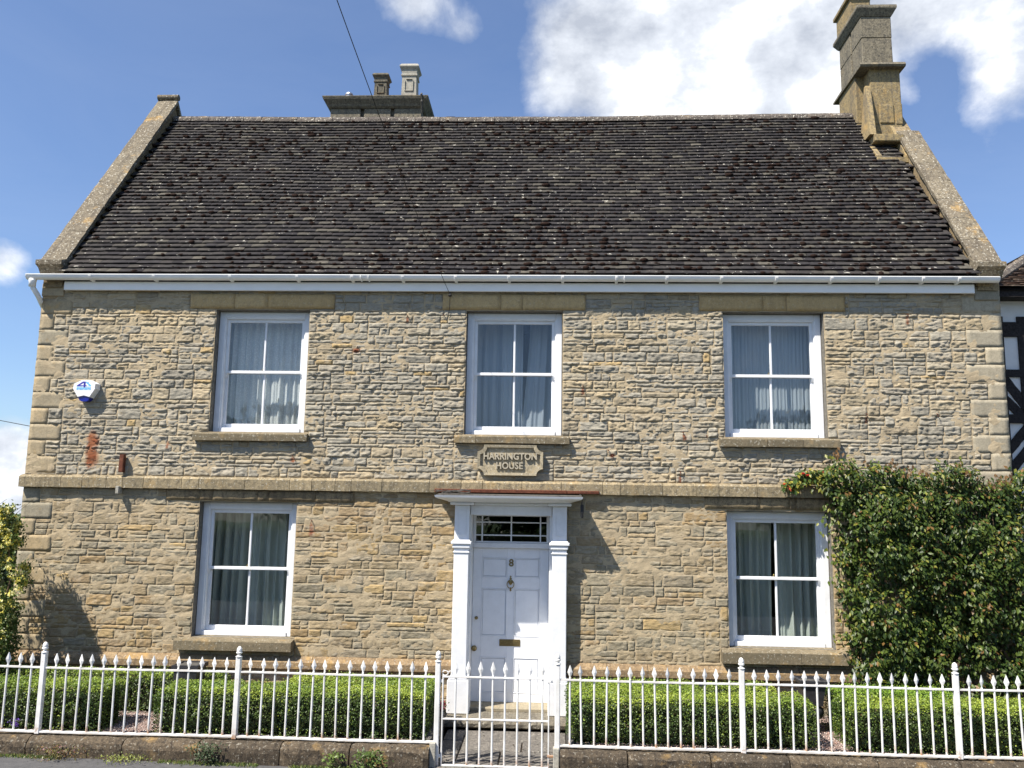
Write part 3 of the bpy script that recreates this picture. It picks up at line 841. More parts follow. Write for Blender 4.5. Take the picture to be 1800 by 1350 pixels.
def window(i, x0, x1, z0, z1, kind):
    rc = .115                                      # frame set back in the wall
    q = MB(); fw_, b = .085, .006
    q.box(x0 + .004, x0 + fw_, rc, .30, z0 + .004, z1 - .004, b)
    q.box(x1 - fw_, x1 - .004, rc, .30, z0 + .004, z1 - .004, b)
    q.box(x0 + fw_, x1 - fw_, rc + .002, .30, z1 - fw_, z1 - .004, b)
    q.box(x0 + fw_, x1 - fw_, rc - .012, .30, z0 + .004, z0 + .062, b)          # wooden sill
    q.box(x0 + fw_ - .006, x0 + fw_ + .014, rc + .012, .2, z0 + .062, z1 - fw_, .003)   # staff beads
    q.box(x1 - fw_ - .014, x1 - fw_ + .006, rc + .012, .2, z0 + .062, z1 - fw_, .003)
    q.box(x0 + fw_ + .014, x1 - fw_ - .014, rc + .012, .2, z1 - fw_ - .016, z1 - fw_ + .004, .003)
    win = q.build('sash_window', M['paint'], house)
    gx0, gx1, gz0, gz1 = x0 + fw_ + .014, x1 - fw_ - .014, z0 + .062, z1 - fw_ - .016
    zm = (gz0 + gz1) / 2 + .02; xm = (gx0 + gx1) / 2; sb = .042
    for nm, a, c, yf, rails in (('upper_sash', zm - .02, gz1, .155, (.038, .042)), ('lower_sash', gz0, zm + .018, .192, (.062, .036))):
        q = MB()
        q.box(gx0, gx0 + sb, yf, yf + .036, a, c, .004); q.box(gx1 - sb, gx1, yf, yf + .036, a, c, .004)
        q.box(gx0 + sb, gx1 - sb, yf + .001, yf + .036, a, a + rails[0], .004); q.box(gx0 + sb, gx1 - sb, yf + .001, yf + .036, c - rails[1], c, .004)
        q.box(xm - .014, xm + .014, yf + .004, yf + .034, a + rails[0], c - rails[1], .005)
        if nm == 'upper_sash':       # horns
            for hx in (gx0, gx1 - .03): q.prism([(yf, a), (yf + .036, a), (yf + .036, a - .05), (yf + .02, a - .05), (yf + .004, a - .015)], 'x', hx, hx + .03)
        q.build(nm, M['paint'], win)
        for p0, p1 in ((gx0 + sb, xm - .014), (xm + .014, gx1 - sb)):
            q = MB(); q.box(p0 - .004, p1 + .004, yf + .018, yf + .021, a + rails[0] - .004, c - rails[1] + .004)
            q.build('pane', M['glass'], win)
    if nm:
        q = MB(); q.box(xm - .05, xm + .01, .185, .20, zm + .018, zm + .03, .003); q.lathe([(.008, zm + .03), (.011, zm + .04), (.004, zm + .05)], xm - .03, .19, 8)
        q.build('sash_fastener', M['brass'], win)
    # curtains
    cy = .30
    q = MB()
    if i == 0:
        curtain(q, x0 - .08, x1 + .06, z0 - .05, z1 - .02, .42, .020, .10, 11); mt = M['net']
    elif i == 1:
        cy = .58; curtain(q, x0 - .2, xm - .03, z0 - .2, z1, cy, .022, .12, 21)
        curtain(q, xm + .20, x1 + .1, z0 - .2, z1, cy + .02, .022, .13, 22, lean=-.14); mt = M['net_blue']
        curtain(q, xm - .05, xm + .10, z0 - .2, z1, cy + .01, .010, .08, 23, lean=.03)
    elif i == 2:
        curtain(q, x0 - .1, x1 + .2, z0 - .2, z1 - .02, cy + .13, .006, .05, 31); mt = M['net_fine']
    elif i == 3:
        curtain(q, x0 - .28, x1 + .1, z0 - .25, z1 + .02, .68, .045, .12, 41); mt = M['drape']
    else:
        curtain(q, x0 - .05, xm + .08, z0 - .25, z1 + .02, .68, .045, .13, 51, gather=-.06)
        curtain(q, xm + .10, x1 + .26, z0 - .25, z1 + .02, .69, .042, .12, 52, gather=-.04); mt = M['drape']
    q.build('curtain', mt, win, smooth=True, fix=False)
    # the room behind
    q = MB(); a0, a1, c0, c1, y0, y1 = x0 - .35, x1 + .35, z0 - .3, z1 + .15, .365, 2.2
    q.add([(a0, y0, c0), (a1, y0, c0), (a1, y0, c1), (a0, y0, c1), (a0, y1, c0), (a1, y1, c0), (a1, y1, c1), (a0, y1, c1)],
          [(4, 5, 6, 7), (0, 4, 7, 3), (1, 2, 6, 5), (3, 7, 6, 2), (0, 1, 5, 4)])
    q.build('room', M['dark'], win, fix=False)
    return win


wins = [window(i, *w) for i, w in enumerate(WIN)]
for i, txt in enumerate(['sash window with white lace net curtain', 'sash window with blue net curtains parted by a dark gap', 'sash window with fine straight net curtain',
                         'sash window with drawn grey green curtain', 'sash window with grey green curtains gathered to the sides']):
    wins[i]['label'] = txt
for i, (x0, x1, z0, z1, cuts) in enumerate(LINT):
    c = [x0] + [x0 + (x1 - x0) * f for f in cuts] + [x1]
    for a, b in zip(c, c[1:]): dressed(a, b, z0, z1 - .004, -.022, 'lintel_stone', M['lintel'], wins[i], rough=.003, gap=.002)
for i, (x0, x1, z0, z1, cuts) in enumerate(LINTL):
    c = [x0] + [x0 + (x1 - x0) * f for f in cuts] + [x1]
    for a, b in zip(c, c[1:]): dressed(a, b, z0, z1 - .002, -.024, 'lintel_stone', M['lintel_dark'], wins[3 + i], rough=.006, gap=.002)
for i, (x0, x1, z0, z1) in enumerate(SILLU + SILLL):
    p = .085 if i < 3 else .13
    cuts = [(x0, x1), (x0, x0 + .28, x1 - .30, x1), (x0, x0 + .60, x0 + 1.05, x1), (x0, x1), (x0, x0 + .95, x1)][i]
    for a, b in zip(cuts, cuts[1:]):
        q = MB(); q.prism([(.12, z0 + .02), (-p, z0), (-p - .003, z1 - .035), (-p + .01, z1 - .022), (.12, z1 + .01)], 'x', a + .002, b - .002)
        n = len(q.v[0]); q.v[0] += NP.uniform(-.003, .003, (n, 3)); q.build('window_sill', M['sill'], wins[i])

# ---- door, surround, canopy, fanlight
dx0, dx1, dzt, dy = -.985, .0, 2.175, .34
q = MB()
q.box(dx0, dx1, dy, dy + .05, .25, dzt, .004)
st, xm = .115, (dx0 + dx1) / 2
panels = []
for za, zb in ((.36, .80), (1.06, 1.66), (1.80, 2.05)):
    for a, b in ((dx0 + st, xm - .045), (xm + .045, dx1 - st)): panels.append((a, b, za, zb))
# stiles and rails stand proud of the leaf
yr = dy - .014
q.box(dx0, dx0 + st, yr, dy + .001, .25, dzt, .004); q.box(dx1 - st, dx1, yr, dy + .001, .25, dzt, .004)
q.box(xm - .045, xm + .045, yr + .0005, dy + .001, .36, 2.05, .004)
for za, zb in ((.25, .36), (.80, 1.06), (1.66, 1.80), (2.05, dzt)):
    for a, b in ((dx0 + st, xm - .045), (xm + .045, dx1 - st)): q.box(a, b, yr + .001, dy + .001, za, zb, .004)
q.box(xm - .045, xm + .045, yr + .001, dy + .001, .25, .36, .003); q.box(xm - .045, xm + .045, yr + .001, dy + .001, 2.05, dzt, .003)
door = q.build('front_door', M['door'], house)
for a, b, za, zb in panels:
    p = MB(); p.box(a + .018, b - .018, dy - .010, dy + .002, za + .018, zb - .018, .008)
    for aa, bb, cc, dd in ((a, a + .012, za, zb), (b - .012, b, za, zb), (a + .012, b - .012, za, za + .012), (a + .012, b - .012, zb - .012, zb)):
        p.box(aa, bb, dy - .019, dy - .002, cc, dd, .004)
    p.build('door_panel', M['door'], door)


def text(name, body, size, x, y, z, mt, parent, ext=.004, off=0.0, sx=1.0, space=1.0):
    cu = bpy.data.curves.new(name, 'FONT'); cu.body = body; cu.size = size; cu.extrude = ext; cu.offset = off; cu.space_character = space
    cu.align_x = 'CENTER'; cu.align_y = 'CENTER'; cu.materials.append(mt); cu.resolution_u = 4
    tmp = bpy.data.objects.new(name, cu); COL.objects.link(tmp)
    bpy.context.view_layer.update()
    me = bpy.data.meshes.new_from_object(tmp.evaluated_get(bpy.context.evaluated_depsgraph_get()))
    bpy.data.objects.remove(tmp); bpy.data.curves.remove(cu)
    co = np.zeros(len(me.vertices) * 3); me.vertices.foreach_get('co', co); co = co.reshape(-1, 3)
    W3 = np.stack([x + co[:, 0] * sx, y - co[:, 2], z + co[:, 1]], 1)
    F = [list(p.vertices) for p in me.polygons]; bpy.data.meshes.remove(me)
    return mesh(name, W3, F, mt, parent, np.ones((len(W3), 3)), fix=False)


text('house_number', '8', .13, xm + .005, yr - .004, 1.985, M['brass'], door, .004, .003)
q = MB()
kz, kx, ky = 1.73, xm, yr - .012
q.lathe([(.004, kz + .095), (.012, kz + .085), (.006, kz + .072), (.016, kz + .06), (.010, kz + .045), (.028, kz + .038), (.034, kz + .022), (.026, kz + .002), (.012, kz - .014), (.006, kz - .022)], kx, ky, 14, 1, .5)
pts = [(kx + .045 * math.sin(a) * (1 if a < PI else 1), ky - .018, kz - .012 + .05 * math.cos(a)) for a in np.linspace(.5, 2 * PI - .5, 17)]
q.tube(pts, .006, 8); q.lathe([(.004, kz - .10), (.013, kz - .09), (.009, kz - .075), (.014, kz - .062), (.004, kz - .05)], kx, ky - .004, 10)
q.build('door_knocker', M['brass'], door, smooth=True)
q = MB(); q.box(xm - .135, xm + .135, yr - .008, yr + .001, 1.0 - .06, 1.0 + .025, .004); q.box(xm - .115, xm + .115, yr - .013, yr - .007, .962, 1.008, .003)
q.build('letterbox', M['brass'], door)


def knob(name, x, z, r):
    q = MB(); V = []
    prof = [(r, 0), (r, .006), (r * .45, .012), (r * .4, .022), (r * .85, .03), (r * .8, .042), (r * .3, .048)]
    seg = 16; V = [(x + a * math.cos(2 * PI * k / seg), yr - d, z + a * math.sin(2 * PI * k / seg)) for a, d in prof for k in range(seg)]
    F = [(i * seg + k, i * seg + (k + 1) % seg, (i + 1) * seg + (k + 1) % seg, (i + 1) * seg + k) for i in range(len(prof) - 1) for k in range(seg)] + [[(len(prof) - 1) * seg + k for k in range(seg)]]
    q.add(V, F); return q.build(name, M['brass'], door, smooth=True)


knob('door_knob', dx0 + .035, .905, .036); knob('door_lock', dx0 + .055, 1.285, .022)
# frame round the door leaf and fanlight
q = MB()
q.box(-1.018, dx0 - .003, .0, .42, .2, 2.72, .005); q.box(dx1 + .003, .052, .0, .42, .2, 2.72, .005)
q.box(dx0 - .003, dx1 + .003, .26, .42, dzt + .004, 2.245, .006); q.box(dx0 - .003, dx1 + .003, .002, .42, 2.61, 2.72, .006)
surround = q.build('door_surround', M['paint'], house)
q = MB()
fx0, fx1, fz0, fz1 = dx0 + .012, dx1 - .012, 2.247, 2.608
q.box(fx0 - .012, fx0 + .02, .28, .32, fz0, fz1, .003); q.box(fx1 - .02, fx1 + .012, .28, .32, fz0, fz1, .003)
q.box(fx0 + .02, fx1 - .02, .281, .32, fz0, fz0 + .018, .003); q.box(fx0 + .02, fx1 - .02, .281, .32, fz1 - .02, fz1, .003)
for bxx in (fx0 + .10, (fx0 + fx1) / 2, fx1 - .10): q.box(bxx - .009, bxx + .009, .283, .318, fz0 + .018, fz1 - .02, .003)
for bzz in (fz0 + .095, fz1 - .10): q.box(fx0 + .02, fx1 - .02, .285, .316, bzz - .008, bzz + .008, .003)
fan = q.build('fanlight', M['paint'], surround)
vx = [fx0 + .02, fx0 + .091, fx0 + .109, (fx0 + fx1) / 2 - .009, (fx0 + fx1) / 2 + .009, fx1 - .109, fx1 - .091, fx1 - .02]
vz = [fz0 + .018, fz0 + .087, fz0 + .103, fz1 - .108, fz1 - .092, fz1 - .02]
for a in range(4):
    for c in range(3):
        p = MB(); p.box(vx[2 * a] - .003, vx[2 * a + 1] + .003, .299, .302, vz[2 * c] - .003, vz[2 * c + 1] + .003); p.build('fanlight_pane', M['glass'], surround)
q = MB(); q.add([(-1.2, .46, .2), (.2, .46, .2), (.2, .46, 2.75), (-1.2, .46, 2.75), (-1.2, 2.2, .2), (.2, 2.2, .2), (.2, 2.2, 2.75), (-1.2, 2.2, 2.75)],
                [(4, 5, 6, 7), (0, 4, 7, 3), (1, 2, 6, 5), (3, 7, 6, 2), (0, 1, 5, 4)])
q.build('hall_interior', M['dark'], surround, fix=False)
# pilasters
for sx0, sx1 in ((-1.195, -.995), (.035, .228)):
    q = MB(); yf = -.17
    q.box(sx0 + .006, sx1 - .006, yf, .06, .62, 2.185, .006)
    q.box(sx0 + .006, sx1 - .006, yf + .012, .06, 2.29, 2.72, .006)
    q.build('pilaster_shaft', M['paint'], surround)
    q = MB(); q.box(sx0 - .035, sx1 + .035, yf - .035, .06, .21, .60, .008); q.box(sx0 - .015, sx1 + .015, yf - .018, .05, .60, .645, .012)
    q.build('pilaster_base', M['paint'], surround)
    q = MB(); q.box(sx0 - .004, sx1 + .004, yf - .012, .06, 2.13, 2.145, .004); q.box(sx0 - .012, sx1 + .012, yf - .02, .06, 2.185, 2.235, .010)
    q.box(sx0 - .03, sx1 + .03, yf - .035, .06, 2.235, 2.275, .008); q.box(sx0 - .01, sx1 + .01, yf - .015, .06, 2.275, 2.292, .004)
    q.build('pilaster_capital', M['paint'], surround)
    q = MB(); c0, c1 = sx0 + .048, sx1 - .048
    for a, b, c, d in ((c0, c0 + .008, 2.35, 2.66), (c1 - .008, c1, 2.35, 2.66), (c0 + .008, c1 - .008, 2.35, 2.358), (c0 + .008, c1 - .008, 2.652, 2.66)):
        q.box(a, b, yf + .006, yf + .013, c, d, .002)
    q.build('pilaster_panel', M['paint'], surround)
q = MB(); q.box(-.995, .035, -.075, .06, 2.60, 2.722, .006)      # frieze
for sx0, sx1 in ((-1.195, -.995), (.035, .228)): q.box(sx0 - .05, sx1 + .05, -.22, .0, 2.722, 2.758, .01)
q.box(-.945, -.015, -.12, .0, 2.722, 2.757, .008)
q.build('door_frieze', M['paint'], surround)
q = MB()       # moulded hood, widening upward
lv = [(2.758, .02, .20), (2.768, .035, .25), (2.785, .09, .34), (2.80, .15, .405), (2.812, .17, .425), (2.838, .178, .435)]
V = []; F = []
for z, ex, pr in lv: V += [(-1.24 - ex, -pr, z), (.255 + ex - .02, -pr, z), (.255 + ex - .02, -.0, z), (-1.24 - ex, -.0, z)]
for i in range(len(lv) - 1):
    for k in range(4): F.append((i * 4 + k, i * 4 + (k + 1) % 4, i * 4 + 4 + (k + 1) % 4, i * 4 + 4 + k))
F += [[3, 2, 1, 0], [20, 21, 22, 23]]
q.add(V, F); hood = q.build('door_canopy', M['paint'], surround)
q = MB(); q.prism([(-.425, 2.839), (-.425, 2.846), (-.02, 2.872), (-.02, 2.839)], 'x', -1.40, .40); q.build('canopy_lead', M['lead'], surround)
q = MB(); q.box(-1.46, .22, -.118, -.070, 2.880, 2.922, .004, .003); q.box(.225, .63, -.115, -.070, 2.882, 2.921, .004, .003)
q.build('iron_angle', M['rust'], house)
q = MB(); q.box(.385, .425, -.35, -.30, 2.63, 2.75, .01); q.tube([(.40, -.32, 2.75), (.41, -.33, 2.82), (.38, -.28, 2.87)], .006, 6); q.lathe([(.012, 2.585), (.018, 2.60), (.02, 2.63)], .405, -.325, 10)
q.build('porch_sensor', M['black'], house)
q = MB()
for k in range(6):
    c0 = (-1.25 + R.uniform(-.1, .14), -.30 + R.uniform(-.08, .08)); rr_ = R.uniform(.05, .13)
    q.tube([(c0[0] + 1.4 * rr_ * math.cos(a), c0[1] + rr_ * .6 * math.sin(a), 2.874 + .012 * k * .5 + .008 * math.sin(3 * a + k)) for a in np.linspace(k, k + 4.6, 16)], .0045, 5)
q.build('coiled_cable', M['lead'], house)
# doorstep
q = MB()
n = 24; V = []; prof = [(.1, .10), (-.42, .105), (-.455, .125), (-.462, .165), (-.44, .195), (-.40, .203), (.1, .21)]
for i in range(n + 1):
    x = -1.255 + 1.53 * i / n
    for y, z in prof: V.append((x, y + R.uniform(-.006, .006), z + R.uniform(-.003, .003)))
F = [(i * 7 + j, i * 7 + j + 1, i * 7 + 8 + j, i * 7 + 7 + j) for i in range(n) for j in range(6)] + [list(range(7)), [n * 7 + j for j in range(6, -1, -1)]]
q.add(V, F); q.build('doorstep', M['step'], house)
q = MB(); q.box(-.985, .02, -.02, .36, .205, .25, .008, .002); q.build('threshold_stone', M['quoin'], house)

# ---- roof
SL = math.hypot(RIDGE_Y + .16, RIDGE_Z - EAVE_Z + .02); SA = math.atan2(RIDGE_Z - EAVE_Z + .02, RIDGE_Y + .16)
RX0, RX1 = XL + .325, XR - .325
E0 = np.array([0, -.16, EAVE_Z - .02])
upv = np.array([0, math.cos(SA), math.sin(SA)]); nrm = np.array([0, -math.sin(SA), math.cos(SA)])


def sag(x, s):   # old roof: gentle hollows, ridge dips left of the middle
    return (-.045 * math.sin(PI * min(max((x - RX0) / (RX1 - RX0), 0), 1)) + (.014 * math.sin(x * 1.3 + s * .9) + .008 * math.sin(x * 2.7 - s * 2.1)) * (1 - .75 * s / SL)) * min(1, .25 + s / SL)


q = MB(); n = 40
V = []
for i in range(n + 1):
    x = RX0 + (RX1 - RX0) * i / n
    for j in range(9):
        s = SL * j / 8; p = E0 + upv * s + nrm * (sag(x, s) - .02); V.append((x, p[1], p[2]))
F = [(i * 9 + j, (i + 1) * 9 + j, (i + 1) * 9 + j + 1, i * 9 + j + 1) for i in range(n) for j in range(8)]
q.add(V, F)
q.add([(RX0, RIDGE_Y, RIDGE_Z - .03), (RX1, RIDGE_Y, RIDGE_Z - .03), (RX1, BACK_Y + .15, EAVE_Z - .1), (RX0, BACK_Y + .15, EAVE_Z - .1)], [(0, 1, 2, 3)])
roof = q.build('roof', M['under'], house, fix=False)
GA = .1005; NC = int(SL / GA)
TP = np.array([(.029, .027, .028), (.037, .034, .033), (.024, .022, .024), (.044, .039, .037), (.055, .050, .044), (.072, .066, .055), (.095, .087, .071), (.020, .018, .019)])
TW = np.array([.24, .2, .18, .12, .10, .07, .03, .10])
# one tile: cambered plain tile, local x along the course, y up the slope, z out
tv = []
for yy in (0.0, .05, .17):
    for k in range(5):
        u = k / 4 - .5; cam_ = .0022 * (1 - 4 * u * u)
        tv.append((u * .1628, yy, .044 - yy * .23 + cam_))
for k in range(5):
    u = k / 4 - .5; cam_ = .0022 * (1 - 4 * u * u); tv.append((u * .1628, 0.0, .044 - .012 + cam_))
tv = np.array(tv)
tf = [(a, a + 1, a + 6, a + 5) for a in range(4)] + [(a + 5, a + 6, a + 11, a + 10) for a in range(4)] + [(15 + a, 16 + a, 1 + a, a) for a in range(4)] + [(0, 5, 15), (4, 19, 9)]
tf4 = np.array([f if len(f) == 4 else (f[0], f[1], f[2], f[2]) for f in tf])
tri_f = []
for f in tf: tri_f += [f] if len(f) == 3 else [(f[0], f[1], f[2]), (f[0], f[2], f[3])]
tri_f = np.array(tri_f)
variants = []
for k in range(14):
    me = bpy.data.meshes.new('tile'); jv = tv.copy(); jv[:5, 2] += NP.uniform(-.001, .001, 5); jv[15:, 2] = jv[:5, 2] - .012
    jv[[0, 4], 1] += NP.uniform(0, .004, 2); jv[15] = (jv[0][0], jv[0][1], jv[15][2]); jv[19] = (jv[4][0], jv[4][1], jv[19][2])
    me.from_pydata([tuple(p) for p in jv], [], tf)
    c = TP[min(k, 7) if k < 8 else NP.choice(8, p=TW / TW.sum())] * R.uniform(.9, 1.1)
    at = me.attributes.new('Col', 'FLOAT_COLOR', 'POINT'); at.data.foreach_set('color', np.tile(np.append(c, 1), (20, 1)).ravel())
    me.materials.append(M['tile']); variants.append((me, c))
tv_list = []
ntile = 0; TV, TF, TC = [], [], []; tn = 0
wave = lambda x, j: .0
moss_sites = []
rx_base = ORIGIN[roof.name]
for j in range(NC + 1):
    s = j * GA
    x = RX0 + .06 + (.0825 if j % 2 else 0.0)
    while x < RX1 - .05:
        lift = R.gauss(0, .0010) + (R.uniform(.004, .010) if R.random() < .015 else 0); slip = R.gauss(0, .0015) + (R.uniform(-.02, 0) if R.random() < .008 else 0); yaw = R.gauss(0, .006); rl = R.gauss(0, .004)
        if RIDGE_Y > 0:
            p = E0 + upv * (s + slip) + nrm * (sag(x, s) + lift); p[0] = x + R.gauss(0, .002)
            rot = Matrix((Vector((1, 0, 0)), Vector(upv), Vector(nrm))).transposed().to_4x4() @ Matrix.Rotation(yaw, 4, 'Z') @ Matrix.Rotation(rl, 4, 'Y')
            k = int(NP.choice(8, p=TW / TW.sum())) if R.random() < .6 else R.randrange(8, 14)
            me, c = variants[k]
            if ntile < 300:
                o = bpy.data.objects.new('tile', me); COL.objects.link(o); o.parent = roof
                mm = rot.copy(); mm.translation = Vector(p) - Vector(rx_base); o.matrix_basis = mm
            else:
                r3 = np.array(rot.to_3x3()); loc = tv.copy(); loc[:5, 2] += NP.uniform(-.001, .001, 5); loc[15:, 2] = loc[:5, 2] - .012
                loc[[0, 4], 1] += NP.uniform(0, .004, 2); loc[15, 1] = loc[0, 1]; loc[19, 1] = loc[4, 1]
                TV.append(loc @ r3.T + p); TF.append(tri_f + tn); TC.append(np.tile(c * R.uniform(.85, 1.15), (20, 1))); tn += 20
            ntile += 1
            dn = vnoise(np.array([[x * .55 + 3, s * 1.1, 2.2]]))[0]
            if R.random() < .22 + 1.8 * max(0, dn - .36) ** 1.2 + (.25 if x > 2.2 and s < 3 else 0) * (s > .3): moss_sites.append((x + R.uniform(-.08, .08), s + R.uniform(0, .02)))
            if R.random() < .8 * max(0, dn - .42): moss_sites.append((x + R.uniform(-.08, .08), s + R.uniform(.0, .03)))
        x += .1635 + R.gauss(0, .0012)
tl = mesh('roof_tiles', np.concatenate(TV), np.concatenate(TF), M['tile'], roof, np.concatenate(TC)); tl['kind'] = 'stuff'
# moss cushions sitting on the tile edges
mv, mf, mc = [], [], []; mn = 0
ico = bmesh.new(); bmesh.ops.create_icosphere(ico, subdivisions=1, radius=1.0)
iv = np.array([tuple(v.co) for v in ico.verts]); itf = np.array([[v.index for v in f.verts] for f in ico.faces]); ico.free()
for (x, s) in moss_sites:
    sz = min(.05, abs(R.gauss(.012, .012)) + .009)
    p = E0 + upv * s + nrm * (sag(x, s) + .040); p[0] = x
    loc = iv * np.array([sz * R.uniform(.9, 1.8), sz * R.uniform(.7, 1.0), sz * R.uniform(.5, .75)]) * (1 + NP.uniform(-.22, .22, (len(iv), 1)))
    mv.append(np.stack([loc[:, 0], loc[:, 1] * upv[1] + loc[:, 2] * nrm[1], loc[:, 1] * upv[2] + loc[:, 2] * nrm[2]], 1) + p)
    mf.append(itf + mn); mn += len(iv); mc.append(np.ones((len(iv), 3)))
ms = mesh('moss', np.concatenate(mv), np.concatenate(mf), M['moss'], roof, np.concatenate(mc), smooth=True); ms['kind'] = 'stuff'
# ridge tiles
x = RX0
while x < RX1 - .05:
    w = min(.31, RX1 - x); V = []; F = []
    dz = sag(x + w / 2, SL) * 1.0
    for i in range(5):
        for k in range(9):
            a = PI * k / 8; rr_ = .115 + R.uniform(-.006, .006)
            V.append((x + .004 + (w - .008) * i / 4, RIDGE_Y - rr_ * math.cos(a), RIDGE_Z - .075 + dz + rr_ * 1.05 * math.sin(a)))
    F = [(i * 9 + k, (i + 1) * 9 + k, (i + 1) * 9 + k + 1, i * 9 + k + 1) for i in range(4) for k in range(8)] + [list(range(9)), [36 + k for k in range(8, -1, -1)]]
    q = MB(); q.add(V, F); q.build('ridge_tile', M['ridge'], roof); x += w

# ---- parapets, copings, kneelers
def coping(xa, xb, side):
    """stone slope standing above the tiles on the gable"""
    n = 7; hgt = .20
    q = MB()
    prof = [(-.06, EAVE_Z - .18), (RIDGE_Y, RIDGE_Z - .05), (RIDGE_Y, RIDGE_Z + .22), (-.06, EAVE_Z + .06)]
    q.prism(prof, 'x', xa + .03, xb - .03); q.prism([(RIDGE_Y, RIDGE_Z - .05), (BACK_Y, EAVE_Z - .2), (BACK_Y, EAVE_Z + .05), (RIDGE_Y, RIDGE_Z + .22)], 'x', xa + .03, xb - .03)
    q.build('parapet', M['lintel_dark'], house)
    yt = RIDGE_Y if side < 0 else 2.05
    y0 = -.10
    for i in range(n):
        a, b = i / n, (i + 1) / n
        pts = []
        ya, yb_ = y0 + (yt - y0) * a, y0 + (yt - y0) * b
        zz = lambda y: EAVE_Z + .10 + (y + .10) * (RIDGE_Z + .27 - EAVE_Z - .10) / (RIDGE_Y + .10)
        m_ = 4; V = []; F = []
        for k in range(m_ + 1):
            y = ya + .003 + (yb_ - ya - .006) * k / m_; z = zz(y)
            jj = lambda: R.uniform(-.006, .006)
            V += [(xa - .01 + jj(), y, z), (xa - .012 + jj(), y, z + .085 + jj()), ((xa + xb) / 2, y, z + .10 + jj()), (xb + .012 + jj(), y, z + .085 + jj()), (xb + .01 + jj(), y, z)]
        F = [(k * 5 + j, k * 5 + (j + 1) % 5, k * 5 + 5 + (j + 1) % 5, k * 5 + 5 + j) for k in range(m_) for j in range(5)] + [[0, 1, 2, 3, 4], [m_ * 5 + j for j in (4, 3, 2, 1, 0)]]
        q = MB(); q.add(V, F); q.build('coping_stone', M['coping'], house)
    q = MB(); zz = lambda y: RIDGE_Z + .27 - (y - RIDGE_Y) * 1.15
    q.prism([(RIDGE_Y, zz(RIDGE_Y)), (BACK_Y, zz(BACK_Y)), (BACK_Y, zz(BACK_Y) + .09), (RIDGE_Y, zz(RIDGE_Y) + .09)], 'x', xa - .01, xb + .01); q.build('coping_stone', M['coping'], house)
    # kneeler: curved corbel under the foot of the slope
    q = MB()
    q.prism([(.05, EAVE_Z - .02), (-.06, EAVE_Z - .02), (-.09, EAVE_Z + .02), (-.13, EAVE_Z + .07), (-.20, EAVE_Z + .10), (-.20, EAVE_Z + .16), (-.09, EAVE_Z + .20), (.05, EAVE_Z + .31)], 'x', xa - .02, xb + .012)
    q.build('kneeler_stone', M['coping'], house)
    q = MB(); q.box(xa + .02, xb - .04, -.045, .05, EAVE_Z - .12, EAVE_Z - .02, .006); q.box(xa, xb - .02, -.03, .05, EAVE_Z - .30, EAVE_Z - .12, .008)
    q.build('corbel_stone', M['quoin'], house)


coping(XL, XL + .325, -1); coping(XR - .325, XR, 1)
q = MB(); q.tube([(XL - .02, RIDGE_Y, RIDGE_Z + .40), (XL + .345, RIDGE_Y, RIDGE_Z + .40)], .055, 12); q.build('apex_roll', M['coping'], house)

# ---- left chimney (mid ridge)
cy0, cy1 = 2.96, 3.75
q = MB()
for a, b in ((-3.90, -3.36), (-3.30, -2.83), (-2.77, -2.29)): q.box(a, b, cy0, cy1, 8.6, 9.60, .01, .003)
q.box(-3.88, -2.31, cy0 + .06, cy1, 8.6, 9.60)
chim = q.build('chimney', M['chimney_grey'], house); chim['label'] = 'wide chimney on the ridge with two pots'
q = MB()
lv = [(9.60, 0), (9.625, .03), (9.66, .045), (9.73, .10), (9.77, .115), (9.785, .115)]
V = []; F = []
for z, e in lv: V += [(-3.91 - e, cy0 - .01 - e, z), (-2.28 + e, cy0 - .01 - e, z), (-2.28 + e, cy1 + e, z), (-3.91 - e, cy1 + e, z)]
for i in range(len(lv) - 1):
    for k in range(4): F.append((i * 4 + k, i * 4 + (k + 1) % 4, i * 4 + 4 + (k + 1) % 4, i * 4 + 4 + k))
F += [[3, 2, 1, 0], [20, 21, 22, 23]]; q.add(V, F); q.build('cornice', M['chimney_grey'], chim)
x = -3.88
while x < -2.33:
    w = min(R.choice((.20, .21, .22)), -2.29 - x); q = MB(); q.box(x + .003, x + w - .003, cy0 + .02, cy1 - .02, 9.787, 9.86, .006, .002); q.build('brick', M['brick'], chim); x += w


def pot(cx, cy, w, z0, z1, mt):
    q = MB(); h = z1 - z0; r = w / 2 * 1.414; ro = PI / 4
    q.lathe([(r * .92, z0), (r * .86, z0 + h * .62), (r * .98, z0 + h * .64), (r * .98, z0 + h * .68), (r * .90, z0 + h * .70), (r * .95, z0 + h * .82), (r * 1.18, z0 + h * .90), (r * 1.18, z0 + h * .93), (r * .98, z0 + h)], cx, cy, 4, rot=ro)
    p = q.build('chimney_pot', mt, chim)
    q = MB(); hw = w * .27; y = cy - w / 2 * .93 - .004
    za, zb = z0 + h * .16, z0 + h * .52
    for a, b, c, d in ((cx - hw, cx - hw + .012, za, zb - .02), (cx + hw - .012, cx + hw, za, zb - .02), (cx - hw * .7, cx + hw * .7, zb, zb + .012), (cx - hw + .01, cx + hw - .01, za, za + .01)):
        q.box(a, b, y - .008, y + .03, c, d, .003)
    q.build('pot_moulding', mt, chim)


